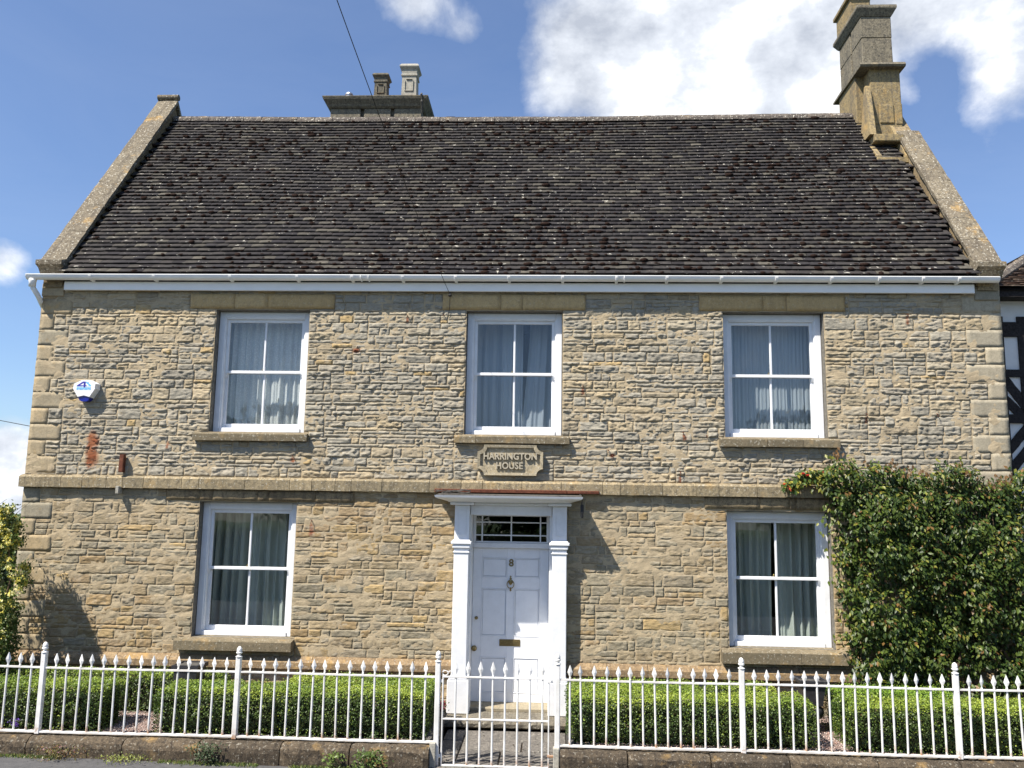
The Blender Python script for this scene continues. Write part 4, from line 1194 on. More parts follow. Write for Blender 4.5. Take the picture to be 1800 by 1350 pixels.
pot(-3.05, cy0 + .2, .25, 9.86, 10.31, M['chimney_grey']); pot(-2.54, cy0 + .2, .29, 9.86, 10.47, M['pot'])
q = MB(); q.lathe([(.055, 9.85), (.055, 9.90), (.075, 9.905), (.075, 9.925), (.055, 9.93), (.055, 9.95), (.072, 9.955), (.06, 9.985), (.02, 10.0)], -3.63, cy0 + .2, 14); q.build('flue_cowl', M['steel'], chim)
q = MB(); q.tube([(-2.27, cy0 - .03, 9.5), (-2.27, cy0 - .14, 9.66), (-2.28, cy0 - .14, 9.78), (-2.30, cy0, 9.87)], .02, 8); q.build('lead_pipe', M['lead'], chim)

# ---- right chimney on the gable
q = MB(); c0, c1, d0, d1 = 5.03, 5.66, 2.30, 3.45
q.box(c0 + .14, c1, d0, d1, 8.4, 9.93, .012, .004)
q.box(c0, c0 + .2, d0 + .25, d1 - .1, 8.4, 9.935, .012, .004)
q.box(c0 + .14, c0 + .25, d0 - .012, d0 + .05, 8.95, 9.30, .006, .002); q.box(c1 - .10, c1 + .004, d0 - .012, d0 + .05, 8.95, 9.30, .006, .002)
q.box(c0 + .27, c1 - .13, d0 - .022, d0 + .05, 8.96, 9.28, .012, .003)
rch = q.build('chimney', M['chimney'], house); rch['label'] = 'tall golden stone chimney on the gable end'
q = MB(); q.prism([(d0 - .10, 9.90), (d1 + .08, 9.90), (d1 + .08, 9.93), (d0 - .09, 9.98), (d0 - .12, 9.93)], 'x', c0 - .04, c1 + .06); q.build('drip_stone', M['chimney_grey'], rch)
q = MB()
for ya, yb_ in ((d0 + .04, d0 + .50), (d0 + .56, d1 - .05)):
    for za, zb in ((9.95, 10.48), (10.485, 10.86)): q.box(c0 + .06 + R.uniform(-.006, .006), c1 - .08, ya, yb_, za, zb, .010, .004)
q.box(c0 + .10, c1 - .12, d0 + .2, d1 - .2, 9.95, 10.86); q.build('shaft', M['chimney_grey'], rch)
q = MB()
lv = [(10.86, 0), (10.89, .02), (10.91, .03), (10.97, .065), (10.99, .07), (11.03, .065)]
V = []; F = []
for z, e in lv: V += [(c0 + .05 - e, d0 + .03 - e, z), (c1 - .07 + e, d0 + .03 - e, z), (c1 - .07 + e, d1 - .04 + e, z), (c0 + .05 - e, d1 - .04 + e, z)]
for i in range(len(lv) - 1):
    for k in range(4): F.append((i * 4 + k, i * 4 + (k + 1) % 4, i * 4 + 4 + (k + 1) % 4, i * 4 + 4 + k))
F += [[3, 2, 1, 0], [20, 21, 22, 23]]; q.add(V, F); q.build('cornice', M['chimney_grey'], rch)
q = MB(); q.box(c0 + .02, c1 - .28, d0 + .35, d1 - .08, 11.03, 11.40, .012, .003); q.box(c0 - .02, c1 - .24, d0 + .3, d1 - .03, 11.40, 11.47, .01); q.build('upper_stage', M['chimney'], rch)
q = MB()       # stone gablet and little hatch where the stack meets the tiles
zr = lambda y: EAVE_Z - .02 + (y + .16) * math.tan(SA)
q.prism([(1.78, zr(1.78) - .02), (1.78, zr(1.78) + .10), (2.30, zr(1.78) + .62), (2.35, zr(1.78) + .62), (2.35, zr(2.35) - .02)], 'x', 5.02, 5.10)
q.prism([(1.78, zr(1.78) - .02), (1.78, zr(1.78) + .10), (2.30, zr(2.30) + .2), (2.35, zr(2.30) + .2), (2.35, zr(2.35) - .02)], 'x', 5.46, 5.50)
q.box(5.02, 5.50, 1.76, 1.84, zr(1.78) - .03, zr(1.78) + .07, .01, .004)
q.box(5.06, 5.52, 1.92, 2.32, zr(1.78) + .40, zr(1.78) + .52, .01, .003)
q.build('stack_apron', M['chimney'], rch)
q = MB(); q.box(5.10, 5.46, 2.12, 2.2, zr(1.78) + .0, zr(1.78) + .41); q.build('hatch', M['lintel_dark'], rch)
q = MB(); V = [(5.10, 2.31, 9.62), (5.18, 2.31, 9.62), (5.00, 1.95, 8.62), (5.10, 1.95, 8.62), (5.10, 2.37, 9.62), (5.18, 2.37, 9.62), (5.00, 2.37, 8.62), (5.10, 2.37, 8.62)]
q.add(V, [(0, 1, 3, 2), (4, 6, 7, 5), (0, 2, 6, 4), (1, 5, 7, 3), (0, 4, 5, 1), (2, 3, 7, 6)]); q.build('weathering_stone', M['chimney'], rch)

# ---- fascia, gutter, brackets, downpipe
q = MB(); q.box(-6.565, 5.44, -.085, -.045, 5.515, 5.63, .003); q.build('fascia_board', M['fascia'], house)
q = MB(); q.box(-6.56, 5.435, -.045, .0, 5.55, 5.70); q.build('soffit_board', M['lead'], house)
V = []; gyc, gzc, gr = -.155, 5.695, .060
seg = 10; xs = [-7.03, 5.70]
for x in xs:
    for k in range(seg + 1):
        a = PI + PI * k / seg; V.append((x, gyc + gr * math.cos(a), gzc + gr * 1.05 * math.sin(a)))
    for k in range(seg + 1):
        a = PI + PI * (seg - k) / seg; V.append((x, gyc + (gr - .005) * math.cos(a), gzc + (gr - .005) * math.sin(a)))
m2 = 2 * (seg + 1)
F = [(k, (k + 1) % m2, m2 + (k + 1) % m2, m2 + k) for k in range(m2)]
q = MB(); q.add(V, F)
for xe in (-7.035, 5.70): q.prism([(gyc + gr * math.cos(PI + PI * k / seg), gzc + gr * 1.05 * math.sin(PI + PI * k / seg)) for k in range(seg + 1)], 'x', xe, xe + .006)
q.box(-7.03, 5.70, gyc - gr - .005, gyc - gr + .004, gzc - .006, gzc + .006, .002)
gut = q.build('gutter', M['upvc'], house)
bxs = [-6.15, -5.28, -4.25, -3.35, -2.62, -1.95, -1.25, -.55, .15, .85, 1.5, 2.2, 2.9, 3.6, 4.2, 4.75, 5.2]
b0 = None
for x in bxs:
    if b0 is None:
        q = MB(); pts = [(x, gyc + (gr + .005) * math.cos(a), gzc + (gr * 1.05 + .005) * math.sin(a)) for a in np.linspace(PI, 2 * PI, 10)]
        for dx in (-.012, 0, .012): q.tube([(p[0] + dx, p[1], p[2]) for p in pts], .0065, 6)
        q.box(x - .018, x + .018, gyc + .03, -.086, gzc - .075, gzc - .02, .004); b0 = q.build('gutter_bracket', M['upvc'], gut); xb0 = x
    else: clone(b0, gut, (x - xb0, 0, 0))
for x in (-2.45, .9):
    q = MB()
    for dx in (-.05, .05): q.tube([(x + dx, gyc + (gr + .006) * math.cos(a), gzc + (gr * 1.05 + .006) * math.sin(a)) for a in np.linspace(PI, 2 * PI, 10)], .009, 6)
    q.build('gutter_union', M['upvc'], gut)
q = MB(); q.tube([(-6.96, gyc, gzc - .05), (-6.96, gyc, 5.56), (-6.95, gyc + .01, 5.52), (-6.89, gyc + .04, 5.42), (-6.94, .10, 5.32), (-6.945, .25, 5.25), (-6.945, .25, 4.0), (-6.945, .25, .3)], .034, 12)
q.lathe([(.045, 5.54), (.045, 5.60), (.05, 5.61), (.05, 5.64)], -6.96, gyc, 14); q.build('downpipe', M['upvc'], house, smooth=True)

# ---- small iron and relics on the wall
q = MB(); q.box(-5.60, -5.545, -.10, -.02, 3.08, 3.31, .004, .004); q.build('rusty_bracket', M['rust'], house)
q = MB(); q.box(-5.605, -5.56, -.125, -.02, 2.80, 2.90, .006); q.build('pipe_stub', M['pot'], house)
mt, t = mat_new('rust stain'); n = t.noise(pos(t), 22, 6, .7)
pz = t.n('ShaderNodeBsdfDiffuse', {'Color': t.ramp(n, [(.3, (.10, .025, .012)), (.6, (.30, .09, .03)), (.8, (.38, .20, .10))])})
q_ = t.math('MULTIPLY', t.ramp(t.noise(t.vmul(pos(t), (1, 1, .5)), 16, 6, .7), [(.35, 0.0), (.55, 1.0)]), 1.0)
mx = t.n('ShaderNodeMixShader', {0: q_, 1: t.n('ShaderNodeBsdfTransparent').outputs[0], 2: pz.outputs[0]}); t.n('ShaderNodeOutputMaterial', {'Surface': mx.outputs[0]})
stain_m = mt


def nails(x, z, w, h):
    q = MB(); q.tube([(x, -.005, z + h / 2), (x + .004, -.045, z + h / 2 - .01), (x, -.05, z + h / 2 - .04)], .006, 6)
    q.build('iron_cramp', M['rust'], house)
    for k in range(max(1, int(h / .05))):
        p = MB(); zz = z + h / 2 - .05 * k - .02
        V = []
    return


for x, z in ((4.60, 5.22), (4.02, 3.92), (-3.34, 3.30), (-1.9, 5.17), (-1.42, 5.19), (1.7, 3.66), (2.0, 3.62), (4.9, 3.93), (-3.05, 2.47), (.42, 4.25), (.75, 3.42), (.8, 3.35), (1.66, 3.15), (-2.55, 4.75)): nails(x, z, .03, .06)

# repaint the stones under old ironwork: rust-stained faces
for o in [c for c in bpy.data.objects if c.name.startswith(('stone', 'rubble_stones')) and c.type == 'MESH' and c.parent == front] + [front]:
    me = o.data; n = len(me.vertices); co = np.zeros(n * 3); me.vertices.foreach_get('co', co); co = co.reshape(-1, 3) + np.array(ORIGIN[o.name])
    a = me.attributes['Col']; cc = np.zeros(n * 4); a.data.foreach_get('color', cc); cc = cc.reshape(-1, 4)
    ch = False
    for x, z, w, h in ((-6.02, 3.37, .085, .50), (4.60, 5.17, .02, .12), (4.02, 3.87, .02, .09), (-3.34, 3.27, .03, .07), (-3.05, 2.38, .03, .18), (1.66, 3.08, .015, .1), (.42, 4.2, .02, .1), (.80, 3.38, .03, .05), (-1.9, 5.14, .015, .08), (-5.02, 3.45, .012, .12), (-2.57, 4.72, .06, .06), (1.72, 3.62, .025, .08)):
        nn = vnoise(np.stack([co[:, 0] * 40, co[:, 2] * 25, co[:, 0] * 0], 1))
        wgt = np.clip(1.35 - (np.abs(co[:, 0] - x) / w) ** 2 - (np.abs(co[:, 2] - z) / (h / 2)) ** 4 + (nn - .5) * .8, 0, 1) * .95
        if wgt.max() > 0: cc[:, :3] = cc[:, :3] * (1 - wgt[:, None]) + np.array((.21, .06, .022) if o is not front else (.62, .22, .11)) * wgt[:, None]; ch = True
    if ch: a.data.foreach_set('color', cc.ravel())

# ================================================================== THINGS ON THE WALL
pl = thing('name_plaque', (-.50, -.01, 3.11), 'carved stone plaque reading HARRINGTON HOUSE over the front door', 'plaque')
x0, x1, z0, z1, rr_ = -.925, -.085, 3.105, 3.495, .085


def notched(x0, x1, z0, z1, r):
    P = []
    for cx, cz, a0 in ((x0, z0, PI / 2), (x1, z0, PI), (x1, z1, 3 * PI / 2), (x0, z1, 0)):
        arc = [(cx + r * math.cos(a), cz + r * math.sin(a)) for a in np.linspace(a0, a0 - PI / 2, 7)] if False else None
        pass
    def arc(cx, cz, a, b): return [(cx + r * math.cos(t_), cz + r * math.sin(t_)) for t_ in np.linspace(a, b, 7)]
    P += arc(x0, z0, PI / 2, 0) + arc(x1, z0, PI, PI / 2) + arc(x1, z1, 3 * PI / 2, PI) + arc(x0, z1, 2 * PI, 3 * PI / 2)
    return P


outer = notched(x0, x1, z0, z1, rr_); inner = notched(x0 + .035, x1 - .035, z0 + .035, z1 - .035, rr_)
q = MB(); n = len(outer)
q.add([(a, -.045, b) for a, b in outer] + [(a, .03, b) for a, b in outer], [list(range(n))] + [(i, (i + 1) % n, n + (i + 1) % n, n + i) for i in range(n)])
q.build('tablet', M['plaque'], pl)
q = MB()
q.add([(a, -.082, b) for a, b in outer] + [(a, -.044, b) for a, b in outer] + [(a, -.076, b) for a, b in inner] + [(a, -.0445, b) for a, b in inner],
      [(i, (i + 1) % n, 2 * n + (i + 1) % n, 2 * n + i) for i in range(n)] + [(i, n + i, n + (i + 1) % n, (i + 1) % n) for i in range(n)] + [(2 * n + i, 2 * n + (i + 1) % n, 3 * n + (i + 1) % n, 3 * n + i) for i in range(n)])
q.build('moulded_rim', M['plaque'], pl)
text('lettering', 'HARRINGTON', .118, -.505, -.061, 3.345, M['letter'], pl, .016, .0035, .87, 1.04)
text('lettering', 'HOUSE', .118, -.515, -.061, 3.225, M['letter'], pl, .016, .0035, .88, 1.06)

al = thing('alarm_box', (-6.14, -.01, 3.99), 'white hexagonal burglar alarm box with dark blue base on the wall', 'alarm box')
bxp = [(-6.29, 4.235), (-6.19, 4.283), (-6.09, 4.283), (-5.99, 4.235), (-5.995, 4.19), (-5.99, 4.17), (-6.06, 4.055), (-6.14, 4.075), (-6.225, 4.055), (-6.30, 4.17)]
q = MB(); n = len(bxp); sc = lambda k, c=(-6.14, 4.16): [(c[0] + (a - c[0]) * k, c[1] + (b - c[1]) * k) for a, b in bxp]
fr_, bk = sc(.96), sc(1.06)
q.add([(a, -.115, b) for a, b in fr_] + [(a, -.10, b) for a, b in sc(1.0)] + [(a, -.01, b) for a, b in bk],
      [list(range(n))[::-1]] + [(i, (i + 1) % n, n + (i + 1) % n, n + i) for i in range(n)] + [(n + i, n + (i + 1) % n, 2 * n + (i + 1) % n, 2 * n + i) for i in range(n)])
q.build('cover', M['white'], al)
q = MB(); b0p = [(-6.225, 4.052), (-6.14, 4.072), (-6.06, 4.052), (-6.08, 4.015), (-6.11, 4.0), (-6.17, 4.0), (-6.20, 4.015)]
q.add([(a, -.10, b) for a, b in b0p] + [(a * 1.0, -.012, b) for a, b in b0p], [list(range(7))] + [(i, (i + 1) % 7, 7 + (i + 1) % 7, 7 + i) for i in range(7)]); q.build('strobe_lens', M['blue'], al)
yl = -.1165


def flat(pts, name, mt, th=.0015):
    q = MB(); n = len(pts); q.add([(a, yl, b) for a, b in pts] + [(a, yl + th, b) for a, b in pts], [list(range(n))] + [(i, (i + 1) % n, n + (i + 1) % n, n + i) for i in range(n)])
    return q


q = flat([(-6.245, 4.206), (-6.15, 4.262), (-6.128, 4.262), (-6.128, 4.198), (-6.118, 4.198), (-6.118, 4.206)][:0] or [(-6.245, 4.200), (-6.245, 4.208), (-6.165, 4.262), (-6.150, 4.262), (-6.150, 4.248), (-6.205, 4.212), (-6.150, 4.212), (-6.150, 4.200)], '', None)
q2 = flat([(-6.152, 4.262), (-6.128, 4.262), (-6.128, 4.184), (-6.152, 4.184)], '', None); q2.v[0][:, 1] -= .0005
q3 = flat([(-6.130, 4.212), (-6.112, 4.212), (-6.112, 4.200), (-6.130, 4.200)], '', None)
for o2 in (q2, q3): q.add(o2.v[0], o2.f)
q.build('logo_numeral', M['logo_blue'], al)
q = flat([(-6.124, 4.262), (-6.118, 4.262), (-6.098, 4.248), (-6.098, 4.258), (-6.089, 4.258), (-6.089, 4.242), (-6.05, 4.212), (-6.05, 4.204), (-6.085, 4.204), (-6.085, 4.218), (-6.124, 4.247)], '', None)
for zz in (4.190, 4.150): q.box(-6.245 if zz < 4.18 else -6.12, -6.05, yl, yl + .0015, zz, zz + .004)
q.box(-6.245, -6.165, yl, yl + .0015, 4.190, 4.194)
q.build('logo_roof', M['logo_sky'], al)
q = MB()        # a row of pale blue letter-sized marks, too small to read in the photograph
for k in range(9): q.box(-6.243 + k * .0215, -6.243 + k * .0215 + .0165, yl, yl + .0015, 4.158 + (.004 if k % 3 == 1 else 0), 4.183)
q.build('logo_strip', M['logo_sky'], al)

# ================================================================== RAILINGS AND GATE
YF = -1.90
ZB, ZT = .315, .955


def bar_mb(x, z0=ZB, tip=1.10, r=.0105):
    q = MB(); q.lathe([(r, z0), (r, .975)], x, YF, 8)
    h = tip - .975
    q.lathe([(r * .9, .975), (r * .8, .975 + h * .12), (.0265, .975 + h * .45), (.024, .975 + h * .52), (.003, tip)], x, YF, 4, 1.0, .34)
    return q


def post_mb(x, z0):
    q = MB(); w = .026
    q.box(x - w, x + w, YF - w, YF + w, z0, 1.105, .006)
    q.lathe([(.034, 1.105), (.036, 1.112), (.022, 1.12), (.014, 1.128), (.022, 1.136), (.031, 1.146), (.032, 1.154), (.026, 1.16), (.028, 1.172), (.026, 1.188), (.018, 1.204), (.007, 1.214)], x, YF, 14)
    return q


def railing(posts, low_posts, label, name='iron_railing', ends=None):
    cx = sum(posts) / len(posts)
    t_ = thing(name, (cx, YF, .3), label, 'railing', 'white iron railings along the street wall')
    base = bar_mb(posts[0], ZB).build('railing_bar', M['iron'], t_); bx0 = posts[0]; used = [False]
    def put(x):
        if not used[0]:
            base.location.x += x - bx0; o_ = ORIGIN[base.name]; ORIGIN[base.name] = (o_[0] + x - bx0, o_[1], o_[2]); used[0] = x; return
        c = clone(base, t_, (x - used[0], 0, 0)); c.rotation_euler = (R.gauss(0, .007), R.gauss(0, .008), R.gauss(0, .25))
    for p in posts: post_mb(p, .29 if p not in low_posts else .05).build('railing_post', M['iron'], t_)
    for (a, b, n) in ends:
        for k in range(n): put(a + (b - a) * (k + 1) / (n + 1) + R.uniform(-.003, .003))
    lo, hi = min(min(posts), min(e[0] for e in ends)), max(max(posts), max(e[1] for e in ends))
    for zz, h, d in ((ZT, .0075, .016), (ZB, .0085, .02)):
        q = MB(); n = 24
        V = []
        for i in range(n + 1):
            x = lo + (hi - lo) * i / n; dz = .003 * math.sin(x * 2.2 + zz * 9)
            V += [(x, YF - d, zz - h + dz), (x, YF - d, zz + h + dz), (x, YF + d, zz + h + dz), (x, YF + d, zz - h + dz)]
        F = [(i * 4 + k, i * 4 + (k + 1) % 4, i * 4 + 4 + (k + 1) % 4, i * 4 + 4 + k) for i in range(n) for k in range(4)] + [[0, 1, 2, 3], [n * 4 + k for k in (3, 2, 1, 0)]]
        q.add(V, F); q.build('rail', M['iron_rail'], t_)
    return t_


railing([-9.46, -7.38, -5.30, -3.22, -1.13], [-1.13], 'white spear topped iron railing between the alarm box side of the garden and the gate', ends=[(-9.46, -7.38, 15), (-7.38, -5.30, 15), (-5.30, -3.22, 15), (-3.22, -1.13, 15)])
railing([.10, 1.965, 4.09, 6.2], [.10], 'white spear topped iron railing in front of the climbing plant side of the garden', ends=[(.10, 1.965, 14), (1.965, 4.09, 16), (4.09, 6.2, 16)])
gate = thing('garden_gate', (-.52, YF, .09), 'white iron gate with eight spear bars in front of the door', 'gate')
gl, gr_ = -1.075, .012
base = bar_mb(gl + .13, .095, 1.115).build('gate_bar', M['iron'], gate)
for k in range(1, 8): clone(base, gate, (k * .1275, 0, 0))
for zz in (.958, .545, .095):
    q = MB(); q.box(gl, gr_ + (.07 if zz == .958 else 0), YF - .015, YF + .015, zz - .008, zz + .008, .003); q.build('gate_rail', M['iron_rail'], gate)
for xx in (gl, gr_):
    q = MB(); q.box(xx - .007, xx + .007, YF - .016, YF + .016, .09, .97 if xx < -.5 else 1.09, .003); q.build('gate_stile', M['iron'], gate)
q = MB()
for k in range(4): q.tube([(gl + .02 + .028 * math.cos(a), YF, (.99 if k < 2 else 1.0) + .028 * math.sin(a)) for a in np.linspace(k, k + 4, 12)], .004, 6)
q.tube([(gl + .07 - .02 * math.cos(a), YF - .0, .985 + .03 * math.sin(a)) for a in np.linspace(0, 4.3, 12)], .005, 6)
q.box(-1.11, gl, YF - .008, YF + .008, .90, .93, .003); q.box(-1.11, gl, YF - .008, YF + .008, .17, .20, .003)
q.build('gate_scroll', M['iron'], gate)
q = MB(); q.box(-.005, .095, YF - .024, YF - .012, .925, .945, .003); q.box(.0, .08, YF - .022, YF - .01, .20, .225, .003); q.lathe([(.012, .93), (.016, .945), (.010, .965)], .03, YF - .03, 8); q.build('gate_latch', M['iron'], gate)

# street wall of large dressed blocks
def street_wall(xa, xb, label, cut0):
    t_ = thing('street_wall', ((xa + xb) / 2, -1.9, .0), label, 'low wall', 'low walls under the railings')
    cuts = cut0
    for a, b in zip(cuts, cuts[1:]):
        n = max(6, int((b - a) / .05)); V = []; zt = .288 + R.uniform(-.008, .005); F = []
        sid_ = R.uniform(0, 50)
        prof = [(-1.72, zt - .01), (-1.96, zt), (-2.0, zt - .006), (-2.045, zt - .045), (-2.055, zt - .09), (-2.05, .12), (-2.045, -.15), (-1.72, -.15)]
        for i in range(n + 1):
            x = a + .006 + (b - a - .012) * i / n
            for k, (y, z) in enumerate(prof):
                f = fbm(np.array([[x * 9, k * 1.7, sid_]]), 2)[0] - .5
                ed = .012 if i in (0, n) and k < 6 else 0
                V.append((x, y - f * .035 * (0 < k < 7) + ed, z - f * .03 * (k < 4) - ed * .6))
        m_ = len(prof)
        F = [(i * m_ + k, i * m_ + (k + 1) % m_, (i + 1) * m_ + (k + 1) % m_, (i + 1) * m_ + k) for i in range(n) for k in range(m_)] + [list(range(m_)), [n * m_ + k for k in range(m_ - 1, -1, -1)]]
        q = MB(); q.add(V, F); q.build('wall_stone', M['dwarf'], t_)
    return t_


street_wall(-9.6, -1.19, 'dark mossy low stone wall left of the gate with weeds at its foot', [-9.6, -8.9, -8.1, -7.2, -6.3, -5.33, -4.33, -3.55, -2.70, -1.99, -1.185])
street_wall(.12, 7.2, 'dark mossy low stone wall right of the gate', [.125, .80, 1.62, 2.39, 3.25, 4.05, 5.0, 6.1, 7.2])
q = MB(); q.box(-1.19, -1.13, -1.97, -1.86, .04, .32, .005); q.box(.06, .12, -1.97, -1.86, .04, .30, .005)
tag(q.build('gate_stop', M['pot']), 'grey iron plates fixed at the wall ends beside the gate', 'plate')
for xa, sgn, lb in ((-1.245, 1, 'dark scroll ended edging stone left of the path'), (.245, -1, 'dark scroll ended edging stone right of the path')):
    q = MB(); q.prism([(-1.78, .0), (-1.78, .16), (-1.70, .20), (-1.60, .30), (-1.50, .315), (-.5, .315), (-.5, .0)], 'x', xa - .03, xa + .03)
    tag(q.build('edging_stone', M['lead']), lb, 'edging', 'edging stones beside the path')

# ================================================================== PLANTS
def leaf_quads(P, Nn, size, cols, fold=.25, droop=None, aspect=1.5):
    """rhombic folded leaves: 4 verts + midrib -> 2 quads... returns V,F(tri),C"""
    n = len(P)
    Nn = Nn / np.linalg.norm(Nn, axis=1, keepdims=True)
    t_ = NP.normal(size=(n, 3)) if droop is None else droop + NP.normal(scale=.45, size=(n, 3))
    t_ = t_ - (t_ * Nn).sum(1, keepdims=True) * Nn; t_ /= np.linalg.norm(t_, axis=1, keepdims=True) + 1e-9
    b = np.cross(Nn, t_); s = (size * NP.uniform(.7, 1.25, n))[:, None]
    a0 = P; a1 = P + t_ * s * aspect; w1 = P + t_ * s * aspect * .45 + b * s * .42 + Nn * s * fold; w2 = P + t_ * s * aspect * .45 - b * s * .42 + Nn * s * fold
    V = np.stack([a0, w1, a1, w2], 1).reshape(-1, 3)
    F = (np.array([(0, 1, 2), (0, 2, 3)])[None] + 4 * np.arange(n)[:, None, None]).reshape(-1, 3)
    return V, F, np.repeat(cols, 4, 0)


def hedge(x0, x1, y0, y1, z0, z1, label, extra=None, dens=6000, name='box_hedge', tint=(1, 1, 1)):
    """clipped box: leaves over every face, uneven skin, dark twiggy inside"""
    boxes = [(x0, x1, y0, y1)] + (extra or [])
    t_ = thing(name, ((x0 + x1) / 2, (y0 + y1) / 2, z0), label, 'hedge', 'clipped box hedges in the front garden')
    q = MB()
    for a, b, c, d in boxes: q.box(a + .05, b - .05, c + .05, d - .05, z0, z1 - .05, .04)
    q.build('hedge_twigs', M['core'], t_)
    Ps, Ns, Cs = [], [], []
    for a, b, c, d in boxes:
        for face in ('f', 't', 'l', 'r', 'k'):
            A = {'f': (b - a) * (z1 - z0), 't': (b - a) * (d - c) * 1.2, 'l': (d - c) * (z1 - z0), 'r': (d - c) * (z1 - z0), 'k': (b - a) * .12}[face]
            n = int(A * dens * (.9 if face != 't' else 1.25)); u, v = NP.rand(n), NP.rand(n)
            if face == 'f': P = np.stack([a + (b - a) * u, np.full(n, c), z0 + (z1 - z0) * v ** .9], 1); N_ = np.tile((0, -1, .35), (n, 1))
            elif face == 't': P = np.stack([a + (b - a) * u, c + (d - c) * v, np.full(n, z1)], 1); N_ = np.tile((0, -.25, 1), (n, 1))
            elif face == 'l': P = np.stack([np.full(n, a), c + (d - c) * u, z0 + (z1 - z0) * v], 1); N_ = np.tile((-1, 0, .35), (n, 1))
            elif face == 'r': P = np.stack([np.full(n, b), c + (d - c) * u, z0 + (z1 - z0) * v], 1); N_ = np.tile((1, 0, .35), (n, 1))
            else: P = np.stack([a + (b - a) * u, np.full(n, d), z1 - .12 * v], 1); N_ = np.tile((0, 1, .35), (n, 1))
            # round the arrises, roughen the skin
            f = fbm(P * 5.0, 2) - .5; f2 = vnoise(P * 16) - .5
            depth = NP.exponential(.022, n) - .012 - f * .05 - f2 * .04
            nn = N_ / np.linalg.norm(N_, axis=1, keepdims=True)
            P = P - nn * depth[:, None]
            er = .06; 
            for ax, lo_, hi_ in ((0, a, b), (1, c, d)):
                e = np.clip(er - np.minimum(P[:, ax] - lo_, hi_ - P[:, ax]), 0, er); P[:, 2] -= e ** 2 / er * .7 * (P[:, 2] > z1 - .06)
            ez = np.clip(er - (z1 - P[:, 2]), 0, er)
            if face in 'f': P[:, 1] += ez ** 2 / er * .8
            inner_ = np.clip(depth / .05, 0, 1)[:, None]
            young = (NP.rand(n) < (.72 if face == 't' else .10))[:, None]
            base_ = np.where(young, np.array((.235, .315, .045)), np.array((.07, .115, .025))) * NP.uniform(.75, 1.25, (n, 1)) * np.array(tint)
            pt_ = vnoise(P * 3.1 + 7); base_ = base_ * (.72 + .56 * pt_)[:, None] * np.stack([1 + .25 * (pt_ - .5), np.ones(n), np.ones(n)], 1)
            dead = NP.rand(n) < .012; base_[dead] = (.16, .12, .06)
            if face == 't':
                sh_ = NP.rand(n) < .03; P[sh_, 2] += NP.uniform(.01, .045, sh_.sum())
            Ps.append(P); Ns.append(N_ + NP.normal(scale=.55, size=(n, 3))); Cs.append(base_)
    P, N_, C_ = np.concatenate(Ps), np.concatenate(Ns), np.concatenate(Cs)
    keep = np.ones(len(P), bool)
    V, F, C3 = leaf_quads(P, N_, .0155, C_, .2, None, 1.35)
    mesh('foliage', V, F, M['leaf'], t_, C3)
    return t_


G0, HT = .25, .70
hedge(-7.6, -4.78, -1.62, -1.05, G0, HT, 'box hedge at the left end of the garden beside the yellow climber')
hedge(-7.4, -3.86, -.72, -.36, G0, HT - .02, 'narrow box hedge against the house left of the black box planter', dens=4200)
hedge(-4.22, -1.27, -1.62, -1.04, G0, HT, 'box hedge behind the railing left of the gate', extra=[(-3.0, -1.27, -1.13, -.50)])
hedge(.235, 2.80, -1.58, -.98, G0, HT, 'box hedge behind the railing right of the gate', extra=[(.235, 1.75, -1.03, -.40)])
hedge(1.85, 2.62, -.78, -.34, G0, HT - .01, 'short piece of box hedge under the right lower window', dens=4200)
hedge(3.14, 6.6, -1.62, -1.0, G0, HT, 'box hedge in front of the large red tinted climber')
hedge(3.2, 4.6, -.95, -.42, G0, HT + .0, 'greener box hedge between the black urn and the climber', dens=4200, tint=(.95, 1.1, .9))

# planters
pt = thing('square_planter', (-4.16, -.86, .25), 'black square planter behind the hedge under the left lower window', 'planter')
q = MB()
lv = [(.110, .25), (.135, .79), (.155, .80), (.155, .845), (.135, .847), (.13, .81)]
q.lathe([(r * 1.414, z) for r, z in lv], -4.16, -.86, 4, rot=PI / 4); q.build('tub', M['planter'], pt)
q = MB(); q.box(-4.28, -4.04, -.98, -.74, .78, .838, .01); q.build('soil', M['lead'], pt)
q = MB()
ug = thing('garden_urn', (2.98, -.78, .25), 'black tapering urn with a bulbous foot behind the right hedge', 'planter')
q.lathe([(.13, .22), (.13, .25), (.06, .27), (.045, .33), (.05, .38), (.105, .41), (.125, .46), (.115, .51), (.07, .545)], 2.99, -.78, 20); q.build('foot', M['planter'], ug, smooth=True)
q = MB(); q.lathe([(.11 * 1.3, .545), (.125 * 1.3, .66), (.145 * 1.3, .78), (.175 * 1.3, .79), (.175 * 1.3, .825), (.15 * 1.3, .828), (.145 * 1.3, .79)], 2.98, -.78, 4, rot=PI / 4); q.build('bowl', M['planter'], ug)
q = MB(); q.box(2.85, 3.11, -.91, -.65, .76, .800, .01); q.build('soil', M['lead'], ug)

# big climber
cl = thing('climbing_plant', (4.7, -.2, .25), 'large dark green climber with reddish young leaves covering the right end wall', 'climber')
stem = MB()
for k in range(9):
    x = 4.2 + .22 * k; pts = [(x, -.12, .25)]
    for j in range(10): x += R.uniform(-.16, .16); pts.append((x, -.10 - R.uniform(0, .12), .25 + (j + 1) * .27))
    stem.tube(pts, [.022 - .0016 * j for j in range(11)], 6)
for k in range(5): stem.tube([(3.75, -.12, 2.6 + .08 * k), (3.45, -.14, 2.93 + .05 * k), (3.2 - .03 * k, -.16, 3.02 + .02 * k), (2.98, -.17, 3.0 + .02 * k)], [.010, .008, .006, .003], 6)
stem.build('stem', M['stem'], cl)


